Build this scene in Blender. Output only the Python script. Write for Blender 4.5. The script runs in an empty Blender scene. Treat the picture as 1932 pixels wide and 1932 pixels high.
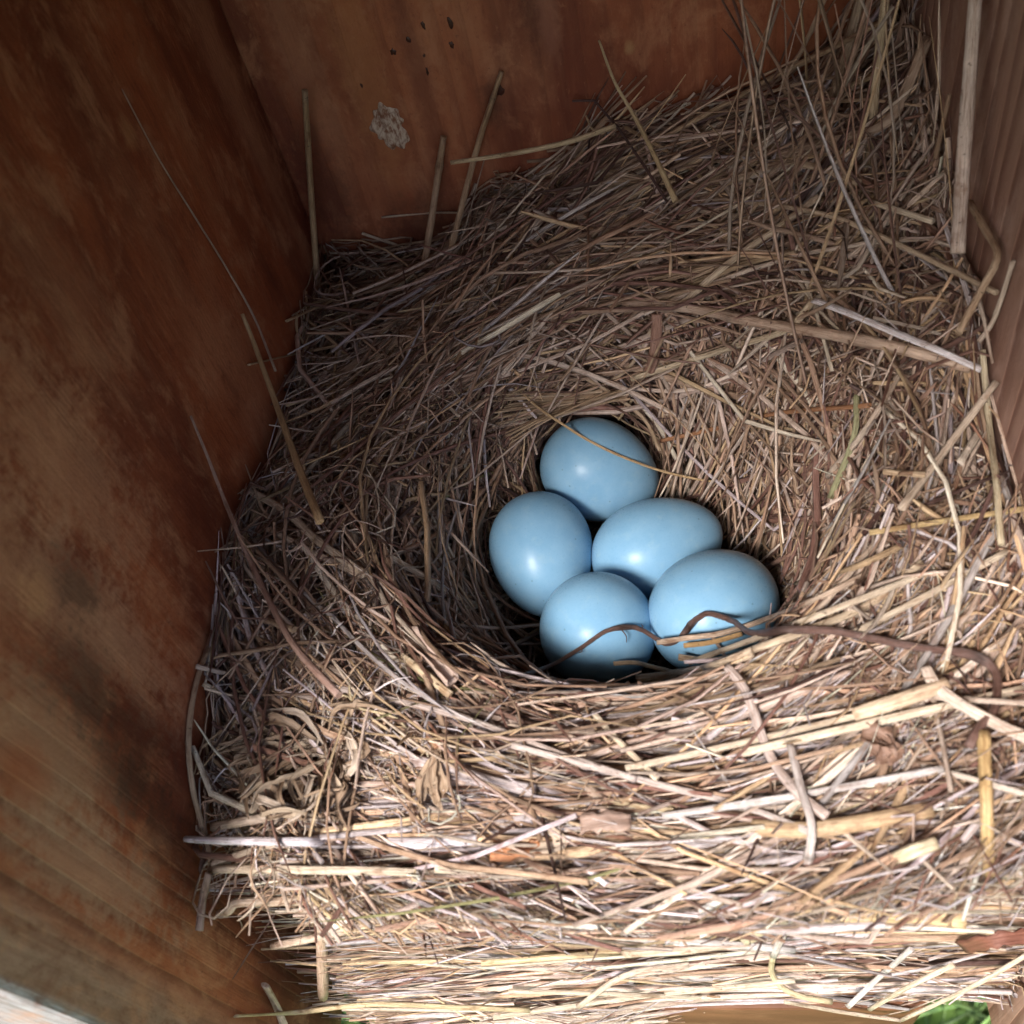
import bpy, bmesh, math, random
import numpy as np
from mathutils import Vector, Matrix

random.seed(7)
rng = np.random.default_rng(7)
scene = bpy.context.scene
col = scene.collection

# ------------------------------------------------------------------ camera, sky, sun, exposure
# plan units are millimetres measured from the lens; HEIGHT is the lens height above the lawn
HEIGHT = 1.45
def W(x, y, z):
    return (x * 0.001, y * 0.001, z * 0.001 + HEIGHT)

AX = np.array([[0.98182098, -0.0853235, -0.16955077],
               [0.03753233, -0.78836028, 0.61406791],
               [-0.18606151, -0.60926839, -0.77082627]])   # columns: image right, image down, view axis
FPX, CPX = 1856.0, 966.0
def ray(u, v):
    r = AX @ np.array([u - CPX, v - CPX, FPX])
    return r / np.linalg.norm(r)

cam_data = bpy.data.cameras.new("camera")
cam_data.sensor_width = 36.0
cam_data.sensor_fit = 'HORIZONTAL'
cam_data.lens = 36.0 * FPX / (2 * CPX)
cam_data.clip_start = 0.005
cam_data.clip_end = 500.0
cam_data.dof.use_dof = True
cam_data.dof.focus_distance = 0.156
cam_data.dof.aperture_fstop = cam_data.lens / 0.8
cam = bpy.data.objects.new("camera", cam_data)
col.objects.link(cam)
cm = Matrix.Identity(4)
for r in range(3):
    cm[r][0] = AX[r][0]; cm[r][1] = -AX[r][1]; cm[r][2] = -AX[r][2]
cm[2][3] = HEIGHT
cam.matrix_world = cm
scene.camera = cam

SUN_DIR = Vector((-0.30, -0.60, 0.74)).normalized()       # towards the sun
SUN_EL = math.asin(SUN_DIR.z)
SUN_AZ = math.atan2(SUN_DIR.x, SUN_DIR.y)
world = bpy.data.worlds.new("World")
scene.world = world
world.use_nodes = True
wn = world.node_tree
wn.nodes.clear()
sky = wn.nodes.new('ShaderNodeTexSky')
sky.sky_type = 'NISHITA'
sky.sun_disc = False
sky.sun_elevation = SUN_EL
sky.sun_rotation = SUN_AZ
sky.dust_density = 3.0
sky.ozone_density = 1.0
bg = wn.nodes.new('ShaderNodeBackground')
bg.inputs['Strength'].default_value = 0.145
wo = wn.nodes.new('ShaderNodeOutputWorld')
wn.links.new(sky.outputs[0], bg.inputs[0])
wn.links.new(bg.outputs[0], wo.inputs[0])

sl = bpy.data.lights.new("sun", 'SUN')
sl.energy = 3.2
sl.angle = math.radians(16)
sl.color = (1.0, 0.95, 0.90)
sun = bpy.data.objects.new("sun", sl)
col.objects.link(sun)
sun.rotation_euler = SUN_DIR.to_track_quat('Z', 'Y').to_euler()
sun.location = (-1.5, -3, 5)

scene.view_settings.view_transform = 'Standard'
scene.view_settings.look = 'None'
scene.view_settings.gamma = 1.0
scene.view_settings.exposure = 1.06
scene.cycles.max_bounces = 10
scene.cycles.diffuse_bounces = 6

# ------------------------------------------------------------------ helpers
def tag(o, label=None, cat=None, group=None, kind=None):
    if label: o['label'] = label
    if cat: o['category'] = cat
    if group: o['group'] = group
    if kind: o['kind'] = kind
    return o

def link(name, me, mat=None, parent=None):
    o = bpy.data.objects.new(name, me)
    col.objects.link(o)
    if mat: me.materials.append(mat)
    if parent: o.parent = parent
    return o

def empty(name):
    o = bpy.data.objects.new(name, None)
    o.empty_display_size = 0.01
    col.objects.link(o)
    return o

def srgb(r, g, b):
    f = lambda c: (c / 255 / 12.92) if c / 255 <= 0.04045 else ((c / 255 + 0.055) / 1.055) ** 2.4
    return (f(r), f(g), f(b), 1.0)

class NT:
    def __init__(self, name):
        self.m = bpy.data.materials.new(name)
        self.m.use_nodes = True
        self.t = self.m.node_tree
        self.b = self.t.nodes['Principled BSDF']
    def n(self, typ, **kw):
        n = self.t.nodes.new(typ)
        for k, v in kw.items():
            setattr(n, k, v)
        return n
    def l(self, a, b):
        self.t.links.new(a, b)
    def math(self, op, a, b=None, c=None):
        n = self.n('ShaderNodeMath', operation=op)
        for i, x in enumerate((a, b, c)):
            if x is None: continue
            if isinstance(x, (int, float)): n.inputs[i].default_value = x
            else: self.l(x, n.inputs[i])
        return n.outputs[0]
    def vmul(self, v, s):
        n = self.n('ShaderNodeVectorMath', operation='MULTIPLY')
        self.l(v, n.inputs[0]); n.inputs[1].default_value = s
        return n.outputs[0]
    def noise(self, v, scale, detail=3, rough=0.55, dist=0.0):
        n = self.n('ShaderNodeTexNoise')
        self.l(v, n.inputs['Vector'])
        n.inputs['Scale'].default_value = scale
        n.inputs['Detail'].default_value = detail
        n.inputs['Roughness'].default_value = rough
        n.inputs['Distortion'].default_value = dist
        return n.outputs['Fac']
    def ramp(self, fac, lo, hi, a=0.0, b=1.0, smooth=True):
        n = self.n('ShaderNodeMapRange')
        n.interpolation_type = 'SMOOTHSTEP' if smooth else 'LINEAR'
        self.l(fac, n.inputs[0])
        n.inputs[1].default_value = lo; n.inputs[2].default_value = hi
        n.inputs[3].default_value = a; n.inputs[4].default_value = b
        return n.outputs[0]
    def mix(self, fac, a, b, mode='MIX'):
        n = self.n('ShaderNodeMix', data_type='RGBA', blend_type=mode)
        if isinstance(fac, (int, float)): n.inputs[0].default_value = fac
        else: self.l(fac, n.inputs[0])
        for i, x in ((6, a), (7, b)):
            if isinstance(x, tuple): n.inputs[i].default_value = x
            else: self.l(x, n.inputs[i])
        return n.outputs[2]
    def bump(self, h, strength, dist):
        n = self.n('ShaderNodeBump')
        n.inputs['Strength'].default_value = strength
        n.inputs['Distance'].default_value = dist
        self.l(h, n.inputs['Height'])
        self.l(n.outputs[0], self.b.inputs['Normal'])

# ------------------------------------------------------------------ wood
def wood_mat(name, axis, base, dark, light, line, ring=0.5, ring_scale=0.45, seed=0.0,
             marks=(), front_lines=False, rough=0.62, blotch=0.5, weather=None, wavy=1.0, lie=False, mottle=0.4, fibre=0.12):
    """axis: which plan axis runs across the board ('x' or 'y'); grain always runs up z"""
    k = NT(name)
    tc = k.n('ShaderNodeTexCoord')
    P = k.vmul(tc.outputs['Object'], (1000, 1000, 1000))          # millimetres
    sep = k.n('ShaderNodeSeparateXYZ'); k.l(P, sep.inputs[0])
    if lie:                                     # board lying down, grain along x
        cmb = k.n('ShaderNodeCombineXYZ')
        k.l(sep.outputs[1], cmb.inputs[0]); k.l(sep.outputs[2], cmb.inputs[1]); k.l(sep.outputs[0], cmb.inputs[2])
        P = cmb.outputs[0]; sep = k.n('ShaderNodeSeparateXYZ'); k.l(P, sep.inputs[0])
    sx = (1, 0.2, 0) if axis == 'x' else (0.2, 1, 0)
    Pg = k.vmul(P, (1, 1, 0.05))
    Pm = k.vmul(P, (1, 1, 0.16))
    off = k.n('ShaderNodeVectorMath', operation='ADD'); k.l(Pg, off.inputs[0]); off.inputs[1].default_value = (seed, seed * 1.7, seed * .3)
    Pg = off.outputs[0]
    across = sep.outputs[0] if axis == 'x' else sep.outputs[1]
    warp = k.noise(Pg, 0.05, 3, 0.5)
    warp2 = k.noise(Pm, 0.12, 2, 0.5)
    s = k.math('ADD', k.math('MULTIPLY', across, ring_scale), k.math('MULTIPLY', warp, (3.5 if front_lines else 16) * ring_scale))
    s = k.math('ADD', s, k.math('MULTIPLY', warp2, 3.0 * ring_scale * wavy))
    fr = k.math('FRACT', s)
    band = k.math('MULTIPLY', k.ramp(fr, 0.35, 0.93), k.ramp(fr, 0.93, 1.0, 1.0, 0.0))
    if front_lines:
        gate = k.ramp(sep.outputs[1], 50, 36, 0.03, 1.0)
        gate = k.math('MULTIPLY', gate, k.ramp(sep.outputs[1], 23, 30, 0.25, 1.0))
        band = k.math('MULTIPLY', band, gate)
        band = k.math('MULTIPLY', band, k.ramp(k.noise(k.vmul(P, (1, 1, .12)), .09, 2, .5), .3, .6, .25, 1))
    fib = k.noise(k.vmul(Pg, (1, 1, 0.5)), 2.2, 4, 0.65)
    fib2 = k.noise(k.vmul(P, (1, 1, 0.12)), 0.8, 4, 0.6)
    mo1 = k.noise(k.vmul(P, (1, 1, 0.6)), 0.16, 5, 0.7, 0.4)
    mo2 = k.noise(k.vmul(P, (1, 1, 0.45)), 0.85, 6, 0.78)
    big = k.noise(k.vmul(P, (1, 1, 0.4)), 0.035, 4, 0.6, 0.6)
    c = k.mix(k.ramp(big, 0.36, 0.66), dark, base)
    c = k.mix(k.ramp(k.noise(k.vmul(P, (1, 1, 0.22)), 0.055, 4, 0.6, 0.3), 0.5, 0.74, 0, blotch), c, light)
    if weather:
        y0, y1, wc, wstr = weather
        wv = k.math('ADD', sep.outputs[1], k.math('MULTIPLY', k.math('SUBTRACT', k.noise(k.vmul(P, (1, 1, 0.15)), 0.12, 4, 0.65), 0.5), 14))
        wf = k.ramp(wv, y0, y1, 0, wstr)
        wcol = k.mix(k.ramp(k.math('ADD', k.math('MULTIPLY', fib2, .5), k.math('MULTIPLY', mo2, .5)), 0.36, 0.64), wc, tuple(x * 0.5 for x in wc[:3]) + (1,))
        c = k.mix(wf, c, wcol)
        ends = k.mix(k.ramp(k.noise(k.vmul(P, (3, 1, 0.06)), 1.2, 4, .7), .4, .62), br(112, 104, 104), br(178, 176, 184))
        c = k.mix(k.ramp(sep.outputs[1], 20.4, 19.4), c, ends)
    c = k.mix(k.math('MULTIPLY', band, ring), c, line)
    c = k.mix(k.ramp(fib, 0.45, 0.7, 0, fibre), c, dark)
    c = k.mix(k.ramp(mo1, 0.48, 0.68, 0, mottle), c, light)
    c = k.mix(k.ramp(mo1, 0.46, 0.30, 0, mottle), c, dark)
    c = k.mix(k.ramp(mo2, 0.52, 0.70, 0, mottle), c, dark)
    c = k.mix(k.ramp(mo2, 0.42, 0.30, 0, mottle * .7), c, light)
    c = k.mix(k.ramp(fib2, 0.45, 0.75, 0, 0.08), c, light)
    speck = k.noise(P, 1.1, 4, 0.7)
    c = k.mix(k.ramp(speck, 0.62, 0.74, 0, 0.5), c, line)
    nz = k.noise(P, 0.22, 5, 0.68)
    nz2 = k.noise(P, 0.6, 4, 0.7)
    second = sep.outputs[2]
    for (a0, z0, ra, rz, colr, st, ns) in marks:
        e = k.math('ADD', k.math('POWER', k.math('DIVIDE', k.math('SUBTRACT', across, a0), ra), 2.0),
                   k.math('POWER', k.math('DIVIDE', k.math('SUBTRACT', second, z0), rz), 2.0))
        e = k.math('ADD', k.math('SQRT', e), k.math('MULTIPLY', k.math('SUBTRACT', nz, 0.5), ns))
        e = k.math('ADD', e, k.math('MULTIPLY', k.math('SUBTRACT', nz2, 0.5), ns * 1.1))
        c = k.mix(k.ramp(e, 1.35, 0.25, 0, st), c, colr)
    k.l(c, k.b.inputs['Base Color'])
    k.b.inputs['Roughness'].default_value = rough
    k.b.inputs['Specular IOR Level'].default_value = 0.35
    h = k.math('ADD', k.math('MULTIPLY', fib, 0.22), k.math('MULTIPLY', nz2, 0.35))
    h = k.math('SUBTRACT', h, k.math('MULTIPLY', band, 0.35 * ring))
    k.bump(h, 0.7, 0.0006)
    return k.m

def box_mesh(name, pts_bottom, z0, z1, bevel=0.9, cuts=0):
    """prism: outline (mm, plan) between z0 and z1 (z1 may be a function of y)"""
    bm = bmesh.new()
    n = len(pts_bottom)
    lo = [bm.verts.new((p[0] * .001, p[1] * .001, z0 * .001)) for p in pts_bottom]
    hi = [bm.verts.new((p[0] * .001, p[1] * .001, (z1(p[1]) if callable(z1) else z1) * .001)) for p in pts_bottom]
    bm.faces.new(lo[::-1]); bm.faces.new(hi)
    for i in range(n):
        j = (i + 1) % n
        bm.faces.new((lo[i], lo[j], hi[j], hi[i]))
    bmesh.ops.recalc_face_normals(bm, faces=bm.faces)
    bmesh.ops.bevel(bm, geom=bm.edges[:], offset=bevel * .001, segments=2, affect='EDGES', profile=0.6)
    me = bpy.data.meshes.new(name)
    bm.to_mesh(me); bm.free()
    for p in me.polygons: p.use_smooth = False
    return me

XL, XR, YB, ZF = -65.0, 40.0, 158.0, -165.0
YF_WALL = 19.0
top = lambda y: 58 + 0.20 * (y - 20)

br = srgb
left_marks = [
    # y, z, radius y, radius z, colour, strength, noise
    (68, -70, 8, 20, br(184, 136, 106), 0.5, 2.0),
    (56, -84, 6, 22, br(188, 144, 116), 0.5, 2.0),
    (52, -60, 9, 22, br(176, 124, 94), 0.45, 1.3),
    (84, -60, 6, 16, br(146, 106, 82), 0.35, 1.2),
    (40, -83, 7, 15, br(172, 138, 112), 0.55, 1.3),
    (33, -96, 5, 20, br(170, 138, 116), 0.5, 2.2),
    (57, -78, 3.2, 5, br(44, 24, 16), 0.6, 2.4),
    (49, -84, 4.2, 9, br(52, 31, 22), 0.45, 2.2),
    (48, -94, 5, 12, br(50, 31, 22), 0.45, 2.4),
    (53, -73, 2.2, 3, br(190, 140, 98), 0.4, 2.0),
    (41, -108, 4, 9, br(50, 32, 24), 0.45, 2.4),
    (44, -99, 3.5, 9, br(52, 30, 20), 0.6, 1.5),
    (147, -68, 4, 26, br(158, 106, 80), 0.45, 1.6),
    (126, -66, 3, 22, br(150, 100, 70), 0.35, 1.6),
    (113, -58, 1.6, 2.4, br(176, 128, 88), 0.5, 1.3),
    (37, -80, 3, 5, br(150, 74, 40), 0.6, 1.0),
]
mat_left = wood_mat('left_panel_wood', 'y', br(152, 82, 50), br(100, 45, 27), br(186, 132, 98), br(66, 28, 16),
                    ring=0.7, ring_scale=0.38, seed=3.0, mottle=0.5, marks=left_marks, front_lines=True, blotch=0.45,
                    weather=(30, 21, br(160, 138, 122), 0.75))
back_marks = [
    (-16, -72, 3, 9, br(70, 30, 18), 0.6, 1.0),
    (-14, -74, 2, 7, br(150, 100, 78), 0.5, 1.0),
    (-2, -80.5, 0.9, 1.5, br(170, 130, 90), 0.6, 1.0),
    (-26, -86, 2.0, 5, br(48, 18, 10), 0.5, 1.0),
    (-46, -80, 4, 20, br(168, 112, 70), 0.4, 1.4),
    (-56, -74, 4, 22, br(160, 112, 84), 0.4, 1.5),
    (-60, -100, 5, 16, br(58, 22, 14), 0.6, 1.3),
    (-44, -112, 8, 10, br(52, 18, 12), 0.6, 1.3),
    (-37, -80, 2.5, 25, br(92, 36, 20), 0.5, 1.0),
]
mat_back = wood_mat('back_panel_wood', 'x', br(148, 84, 52), br(102, 49, 30), br(178, 124, 90), br(74, 34, 21),
                    ring=0.22, ring_scale=0.22, seed=11.0, marks=back_marks, blotch=0.5)
mat_right = wood_mat('right_panel_wood', 'y', br(172, 138, 122), br(142, 106, 90), br(192, 162, 148), br(108, 70, 56),
                     ring=0.75, ring_scale=0.22, seed=23.0, blotch=0.4)
mat_floor = wood_mat('floor_panel_wood', 'x', br(116, 76, 52), br(86, 53, 34), br(138, 100, 74), br(68, 38, 25),
                     ring=0.4, ring_scale=0.2, seed=31.0, blotch=0.4, wavy=.3, lie=True)

nest_box = empty('nest_box')
nest_box.location = (0, 0, HEIGHT)
tag(nest_box, 'reddish brown wooden nest box open at the front, holding the straw nest', 'nest box')
pl = link('side_panel', box_mesh('left_side', [(XL - 19, YF_WALL), (XL, YF_WALL), (XL, YB), (XL - 19, YB)], ZF - 14, top), mat_left, nest_box)
pl['label'] = 'stained left side panel with weathered grey front edge'
pr = link('side_panel', box_mesh('right_side', [(XR, YF_WALL), (XR + 19, YF_WALL), (XR + 19, YB), (XR, YB)], ZF - 14, top), mat_right, nest_box)
pr['label'] = 'pinkish brown right side panel with wide grain lines'
pb = link('back_panel', box_mesh('back', [(XL - 19, YB), (XR + 19, YB), (XR + 19, YB + 19), (XL - 19, YB + 19)], ZF - 14, top), mat_back, nest_box)
fl = link('floor_panel', box_mesh('floor', [(XL + 21, 33), (XR - 12, 33), (XR - 0.4, 45), (XR - 0.4, YB - .4), (XL + .4, YB - .4), (XL + .4, 45)], ZF - 17, ZF, 0.7), mat_floor, nest_box)
# sloping roof, out of view; overhang drawn out to shade the nest's back
rbm = bmesh.new()
ry0, ry1 = -42, YB + 19
vs = []
for (x, y) in ((XL - 26, ry0), (XR + 26, ry0), (XR + 26, ry1), (XL - 26, ry1)):
    vs.append((x * .001, y * .001, (top(y) + 0.4) * .001)); vs.append((x * .001, y * .001, (top(y) + 19) * .001))
bv = [rbm.verts.new(v) for v in vs]
for f in ((0, 2, 4, 6), (7, 5, 3, 1), (0, 1, 3, 2), (2, 3, 5, 4), (4, 5, 7, 6), (6, 7, 1, 0)):
    rbm.faces.new([bv[i] for i in f])
bmesh.ops.recalc_face_normals(rbm, faces=rbm.faces)
bmesh.ops.bevel(rbm, geom=rbm.edges[:], offset=.001, segments=2, affect='EDGES')
rme = bpy.data.meshes.new('roof'); rbm.to_mesh(rme); rbm.free()
link('roof', rme, mat_back, nest_box)

# resin and dirt drips on the back panel, white splat of paint
def blob(name, cx, cz, rx, rz, th, mat, parent, seed, n=28, rag=0.25, y=YB):
    r2 = random.Random(seed)
    ph = [r2.uniform(0, 6.28) for _ in range(6)]
    bm = bmesh.new()
    rings = []
    for j, (s, h) in enumerate(((1.0, 0.0), (0.93, .55), (0.7, .9), (0.35, 1.0))):
        ring = []
        for i in range(n):
            a = 2 * math.pi * i / n
            w = 1 + rag * (0.45 * math.sin(2 * a + ph[0]) + 0.35 * math.sin(3 * a + ph[1]) + 0.4 * math.sin(5 * a + ph[2]) + 0.35 * math.sin(9 * a + ph[3]) + .25 * math.sin(13 * a + ph[4]))
            hh = th * h * (1 + 0.3 * math.sin(4 * a + ph[5]) * (1 - s))
            ring.append(bm.verts.new(((cx + rx * s * w * math.cos(a)) * .001, (y + 0.3 - hh - 0.3 * (j > 0)) * .001, (cz + rz * s * w * math.sin(a)) * .001)))
        rings.append(ring)
    for a, b in zip(rings, rings[1:]):
        for i in range(n):
            bm.faces.new((a[i], a[(i + 1) % n], b[(i + 1) % n], b[i]))
    bm.faces.new(rings[-1])
    bmesh.ops.recalc_face_normals(bm, faces=bm.faces)
    me = bpy.data.meshes.new(name); bm.to_mesh(me); bm.free()
    for p in me.polygons: p.use_smooth = True
    return link(name, me, mat, parent)

k = NT('dried_white_paint')
tc = k.n('ShaderNodeTexCoord'); P = k.vmul(tc.outputs['Object'], (1000, 1000, 1000))
crack = k.n('ShaderNodeTexVoronoi', feature='DISTANCE_TO_EDGE'); k.l(k.vmul(P, (1, 1, .35)), crack.inputs['Vector']); crack.inputs['Scale'].default_value = 0.55
nz = k.noise(k.vmul(P, (1, 1, .35)), 1.3, 4, 0.7)
cc = k.mix(k.ramp(nz, 0.42, 0.62), br(188, 168, 150), br(120, 78, 54))
cc = k.mix(k.ramp(crack.outputs[0], 0.05, 0.0, 0, .4), cc, br(84, 46, 30))
k.l(cc, k.b.inputs['Base Color']); k.b.inputs['Roughness'].default_value = 0.7
k.bump(nz, 0.6, 0.0005)
mat_paint = k.m
k = NT('dark_resin'); k.b.inputs['Base Color'].default_value = br(58, 24, 14); k.b.inputs['Roughness'].default_value = 0.4
mat_resin = k.m
o = blob('white_splat', -44.5, -87.7, 3.2, 4.2, 0.22, mat_paint, nest_box, 5, 90, 0.2)
o['label'] = 'round white splat dried on the back panel'
for i, (x, z, rx, rz) in enumerate([(-34.1, -71.4, .4, .9), (-29.7, -71.9, .5, 1.4), (-30.3, -75.3, .55, .7), (-35.2, -76.3, .3, .4),
                                   (-37.1, -73.3, .5, .7), (-40.1, -74.8, .6, .8), (-35.4, -79.0, .3, .9), (-24.2, -84.2, 1.0, 1.6), (-47.0, -79.5, .3, .5)]):
    blob('resin_drop', x, z, rx * .8, rz * .8, 0.12, mat_resin, nest_box, 40 + i, 14, 0.3)

# ------------------------------------------------------------------ nest surface (heightfield in mm)
CX, CY = -9.0, 88.0
OUT = np.array([(-65, 158, -113), (-46, 158, -117), (-22, 158, -104), (-2, 158, -96), (20, 158, -97), (36, 158, -82), (40, 140, -84),
                (-65, 106, -113), (-65, 130, -113), (-65, 84, -106), (-65, 65, -109), (-65, 52, -115), (-65, 41, -118), (40, 122, -90), (40, 104, -94), (40, 83, -104),
                (40, 60, -105), (40, 42, -104), (-46, 83, -106), (-33, 124, -108), (-13, 130, -104), (4, 124, -102), (25, 105, -100),
                (28, 76, -101), (17, 56, -104), (-8, 53, -107.5), (-27, 55, -108), (-43, 62, -108), (-8, 44, -107), (-8, 36, -110),
                (30, 42, -103), (-50, 44, -111), (-50, 140, -114)], dtype=float)
def sm(t):
    t = np.clip(t, 0, 1); return t * t * (3 - 2 * t)
def H_out(x, y):
    x = np.asarray(x, float)[..., None]; y = np.asarray(y, float)[..., None]
    d2 = (x - OUT[:, 0]) ** 2 + (y - OUT[:, 1]) ** 2 + 6.0
    w = 1 / d2 ** 1.6
    return (w * OUT[:, 2]).sum(-1) / w.sum(-1)
def rad(x, y):
    dx = (x - CX) / 37.0; dy = y - CY
    return np.sqrt(dx * dx + (dy / np.where(dy > 0, 40.0, 35.0)) ** 2)
def S(x, y):
    x = np.asarray(x, float); y = np.asarray(y, float)
    h = H_out(x, y)
    w = sm((rad(x, y) - 0.46) / 0.52)
    lump = 1.2 * np.sin(x * .31 + 1.3) * np.sin(y * .27 + .4) + .8 * np.sin(x * .13 + y * .21)
    return -138.5 * (1 - w) + h * w + lump * np.clip(rad(x, y) - .5, 0, 1)
def YF(x, z):
    """front face of the straw block"""
    t = np.clip((np.asarray(z) + 110) / -55.0, -0.3, 1.2)
    return 38.0 - 2.0 * np.sin(np.clip(t, 0, 1) * 1.9) - 3.8 * sm((-128 - z) / 40) * sm((-2 - x) / 18) + 0.9 * np.sin(x * .17 + z * .3) + 0.5 * np.sin(x * .4)

EGG = []       # centre, axis, half length, half width
def egg_radius(t, w):     # t -1 (blunt) .. 1 (pointed)
    return w * np.sqrt(np.clip(1 - t * t, 0, 1)) * (1 - 0.13 * t - 0.03 * t * t)

def solid(p, lift):
    x, y, z = p
    if z < S(x, y) + lift and y > YF(x, z) - lift: return True
    for c, a, L, w in EGG:
        d = p - c
        t = float(d @ a)
        rr = np.linalg.norm(d - t * a)
        if abs(t) < L + lift:
            tt = max(-1, min(1, t / (L + lift)))
            if rr < egg_radius(tt, w + lift): return True
    return False
def hit(u, v, lift=0.6, far=260.0):
    """first point of the nest (or an egg) met from the lens through a spot of the photograph"""
    r = ray(u, v)
    t = 60.0
    while t < far:
        p = r * t
        if p[0] < XL + .6: return r * ((XL + .6) / r[0])
        if p[1] > YB - .6: return r * ((YB - .6) / r[1])
        if p[0] > XR - .6 and r[0] > 0: return r * ((XR - .6) / r[0])
        if solid(p, lift): return p
        t += 0.4
    return r * t
def on_x(u, v, x): r = ray(u, v); return r * (x / r[0])
def on_y(u, v, y): r = ray(u, v); return r * (y / r[1])
def on_z(u, v, z): r = ray(u, v); return r * (z / r[2])

# ------------------------------------------------------------------ eggs
k = NT('pale_blue_shell')
tc = k.n('ShaderNodeTexCoord')
P = k.vmul(tc.outputs['Object'], (1000, 1000, 1000))
n1 = k.noise(P, 0.25, 3, 0.5); n2 = k.noise(P, 3.5, 3, 0.6); n3 = k.noise(P, 14, 2, 0.5)
c = k.mix(k.ramp(n1, 0.3, 0.7), br(120, 162, 190), br(134, 174, 199))
oi = k.n('ShaderNodeObjectInfo')
c = k.mix(k.math('MULTIPLY', oi.outputs['Random'], .55), c, br(118, 166, 204))
c = k.mix(k.ramp(k.noise(P, .6, 4, .65), .5, .75, 0, .22), c, br(160, 188, 196))
vor = k.n('ShaderNodeTexVoronoi'); k.l(P, vor.inputs['Vector']); vor.inputs['Scale'].default_value = 0.42
vor.inputs['Randomness'].default_value = 1.0
c = k.mix(k.ramp(vor.outputs['Distance'], 0.085, 0.05, 0, 0.5), c, br(84, 118, 130))
c = k.mix(k.ramp(n2, 0.55, 0.75, 0, 0.04), c, br(180, 214, 222))
k.l(c, k.b.inputs['Base Color'])
k.l(k.ramp(n2, 0.3, 0.7, 0.26, 0.36), k.b.inputs['Roughness'])
k.b.inputs['Specular IOR Level'].default_value = 0.22
k.b.inputs['Subsurface Weight'].default_value = 0.12
k.b.inputs['Subsurface Radius'].default_value = (0.6, 0.9, 1.0)
k.b.inputs['Subsurface Scale'].default_value = 0.0015
k.bump(k.math('ADD', n2, k.math('MULTIPLY', n3, 0.4)), 0.06, 0.00004)
mat_egg = k.m

def make_egg(u, v, z, axis, L, w, label):
    c = on_z(u, v, z)
    a = AX @ np.array(axis, float)        # axis (blunt to pointed end) given as seen: right, down, away
    a /= np.linalg.norm(a)
    EGG.append((c, a, L, w))
    nu, nv = 56, 40
    zax = Vector(a); q = zax.to_track_quat('Z', 'Y')
    bm = bmesh.new()
    rows = []
    for j in range(1, nv):
        th = math.pi * j / nv
        t = -math.cos(th)
        r = float(egg_radius(t, w))
        rows.append([bm.verts.new((r * math.cos(2 * math.pi * i / nu) * .001, r * math.sin(2 * math.pi * i / nu) * .001, t * L * .001)) for i in range(nu)])
    b0 = bm.verts.new((0, 0, -L * .001)); b1 = bm.verts.new((0, 0, L * .001))
    for r0, r1 in zip(rows, rows[1:]):
        for i in range(nu): bm.faces.new((r0[i], r0[(i + 1) % nu], r1[(i + 1) % nu], r1[i]))
    for i in range(nu):
        bm.faces.new((b0, rows[0][(i + 1) % nu], rows[0][i])); bm.faces.new((b1, rows[-1][i], rows[-1][(i + 1) % nu]))
    me = bpy.data.meshes.new('egg'); bm.to_mesh(me); bm.free()
    for p in me.polygons: p.use_smooth = True
    o = link('egg', me, mat_egg)
    o.location = W(*c)
    o.rotation_mode = 'QUATERNION'; o.rotation_quaternion = q
    tag(o, label, 'egg', 'pale blue eggs in the nest cup')
    return o

make_egg(1133, 890, -128.0, (0.90, 0.36, 0.15), 10.5, 8.6, 'pale blue egg farthest back in the cup, crossed by a thin grass stem')
make_egg(1022, 1046, -128.0, (0.12, 0.90, -0.42), 10.5, 8.35, 'pale blue egg at the left of the five, standing upright beside bare straw')
make_egg(1241, 1036, -129.5, (0.92, -0.36, 0.10), 10.9, 8.3, 'pale blue egg in the middle, touching all four others')
make_egg(1128, 1191, -127.0, (0.10, 0.25, 0.96), 10.3, 8.6, 'rounded pale blue egg nearest the front rim, under the curly rootlet')
make_egg(1352, 1151, -125.0, (0.70, -0.45, 0.55), 10.6, 9.0, 'bright blue egg at the right, partly covered by rim straw and rootlet')

# ------------------------------------------------------------------ strand material and builder
k = NT('dry_grass')
at = k.n('ShaderNodeAttribute', attribute_name='tint')
fb = k.n('ShaderNodeAttribute', attribute_name='fibre')     # x: mm along, y: round, z: seed
fv = fb.outputs['Vector']
fine = k.noise(k.vmul(fv, (0.16, 7.0, 40.0)), 1.0, 4, 0.7)
strk = k.noise(k.vmul(fv, (0.5, 14.0, 40.0)), 1.0, 2, 0.6)
mott = k.noise(k.vmul(fv, (0.30, 0.8, 40.0)), 1.0, 4, 0.65)
dots = k.noise(k.vmul(fv, (2.2, 2.6, 40.0)), 1.0, 2, 0.6)
c = k.mix(k.ramp(fine, 0.40, 0.64, 0, 0.6), at.outputs['Color'], (0.52, 0.40, 0.33, 1), 'MULTIPLY')
c = k.mix(k.ramp(strk, 0.54, 0.68, 0, 0.5), c, (0.42, 0.31, 0.26, 1), 'MULTIPLY')
c = k.mix(k.ramp(mott, 0.54, 0.70, 0, 0.75), c, (0.50, 0.37, 0.30, 1), 'MULTIPLY')
c = k.mix(k.ramp(mott, 0.48, 0.30, 0, 0.5), c, (1.5, 1.5, 1.5, 1), 'MULTIPLY')
c = k.mix(k.ramp(dots, 0.66, 0.74, 0, 0.8), c, (0.05, 0.03, 0.02, 1))
k.l(c, k.b.inputs['Base Color'])
k.b.inputs['Roughness'].default_value = 0.45
k.b.inputs['Specular IOR Level'].default_value = 0.5
k.bump(k.math('ADD', fine, strk), 0.9, 0.00025)
mat_grass = k.m

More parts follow.
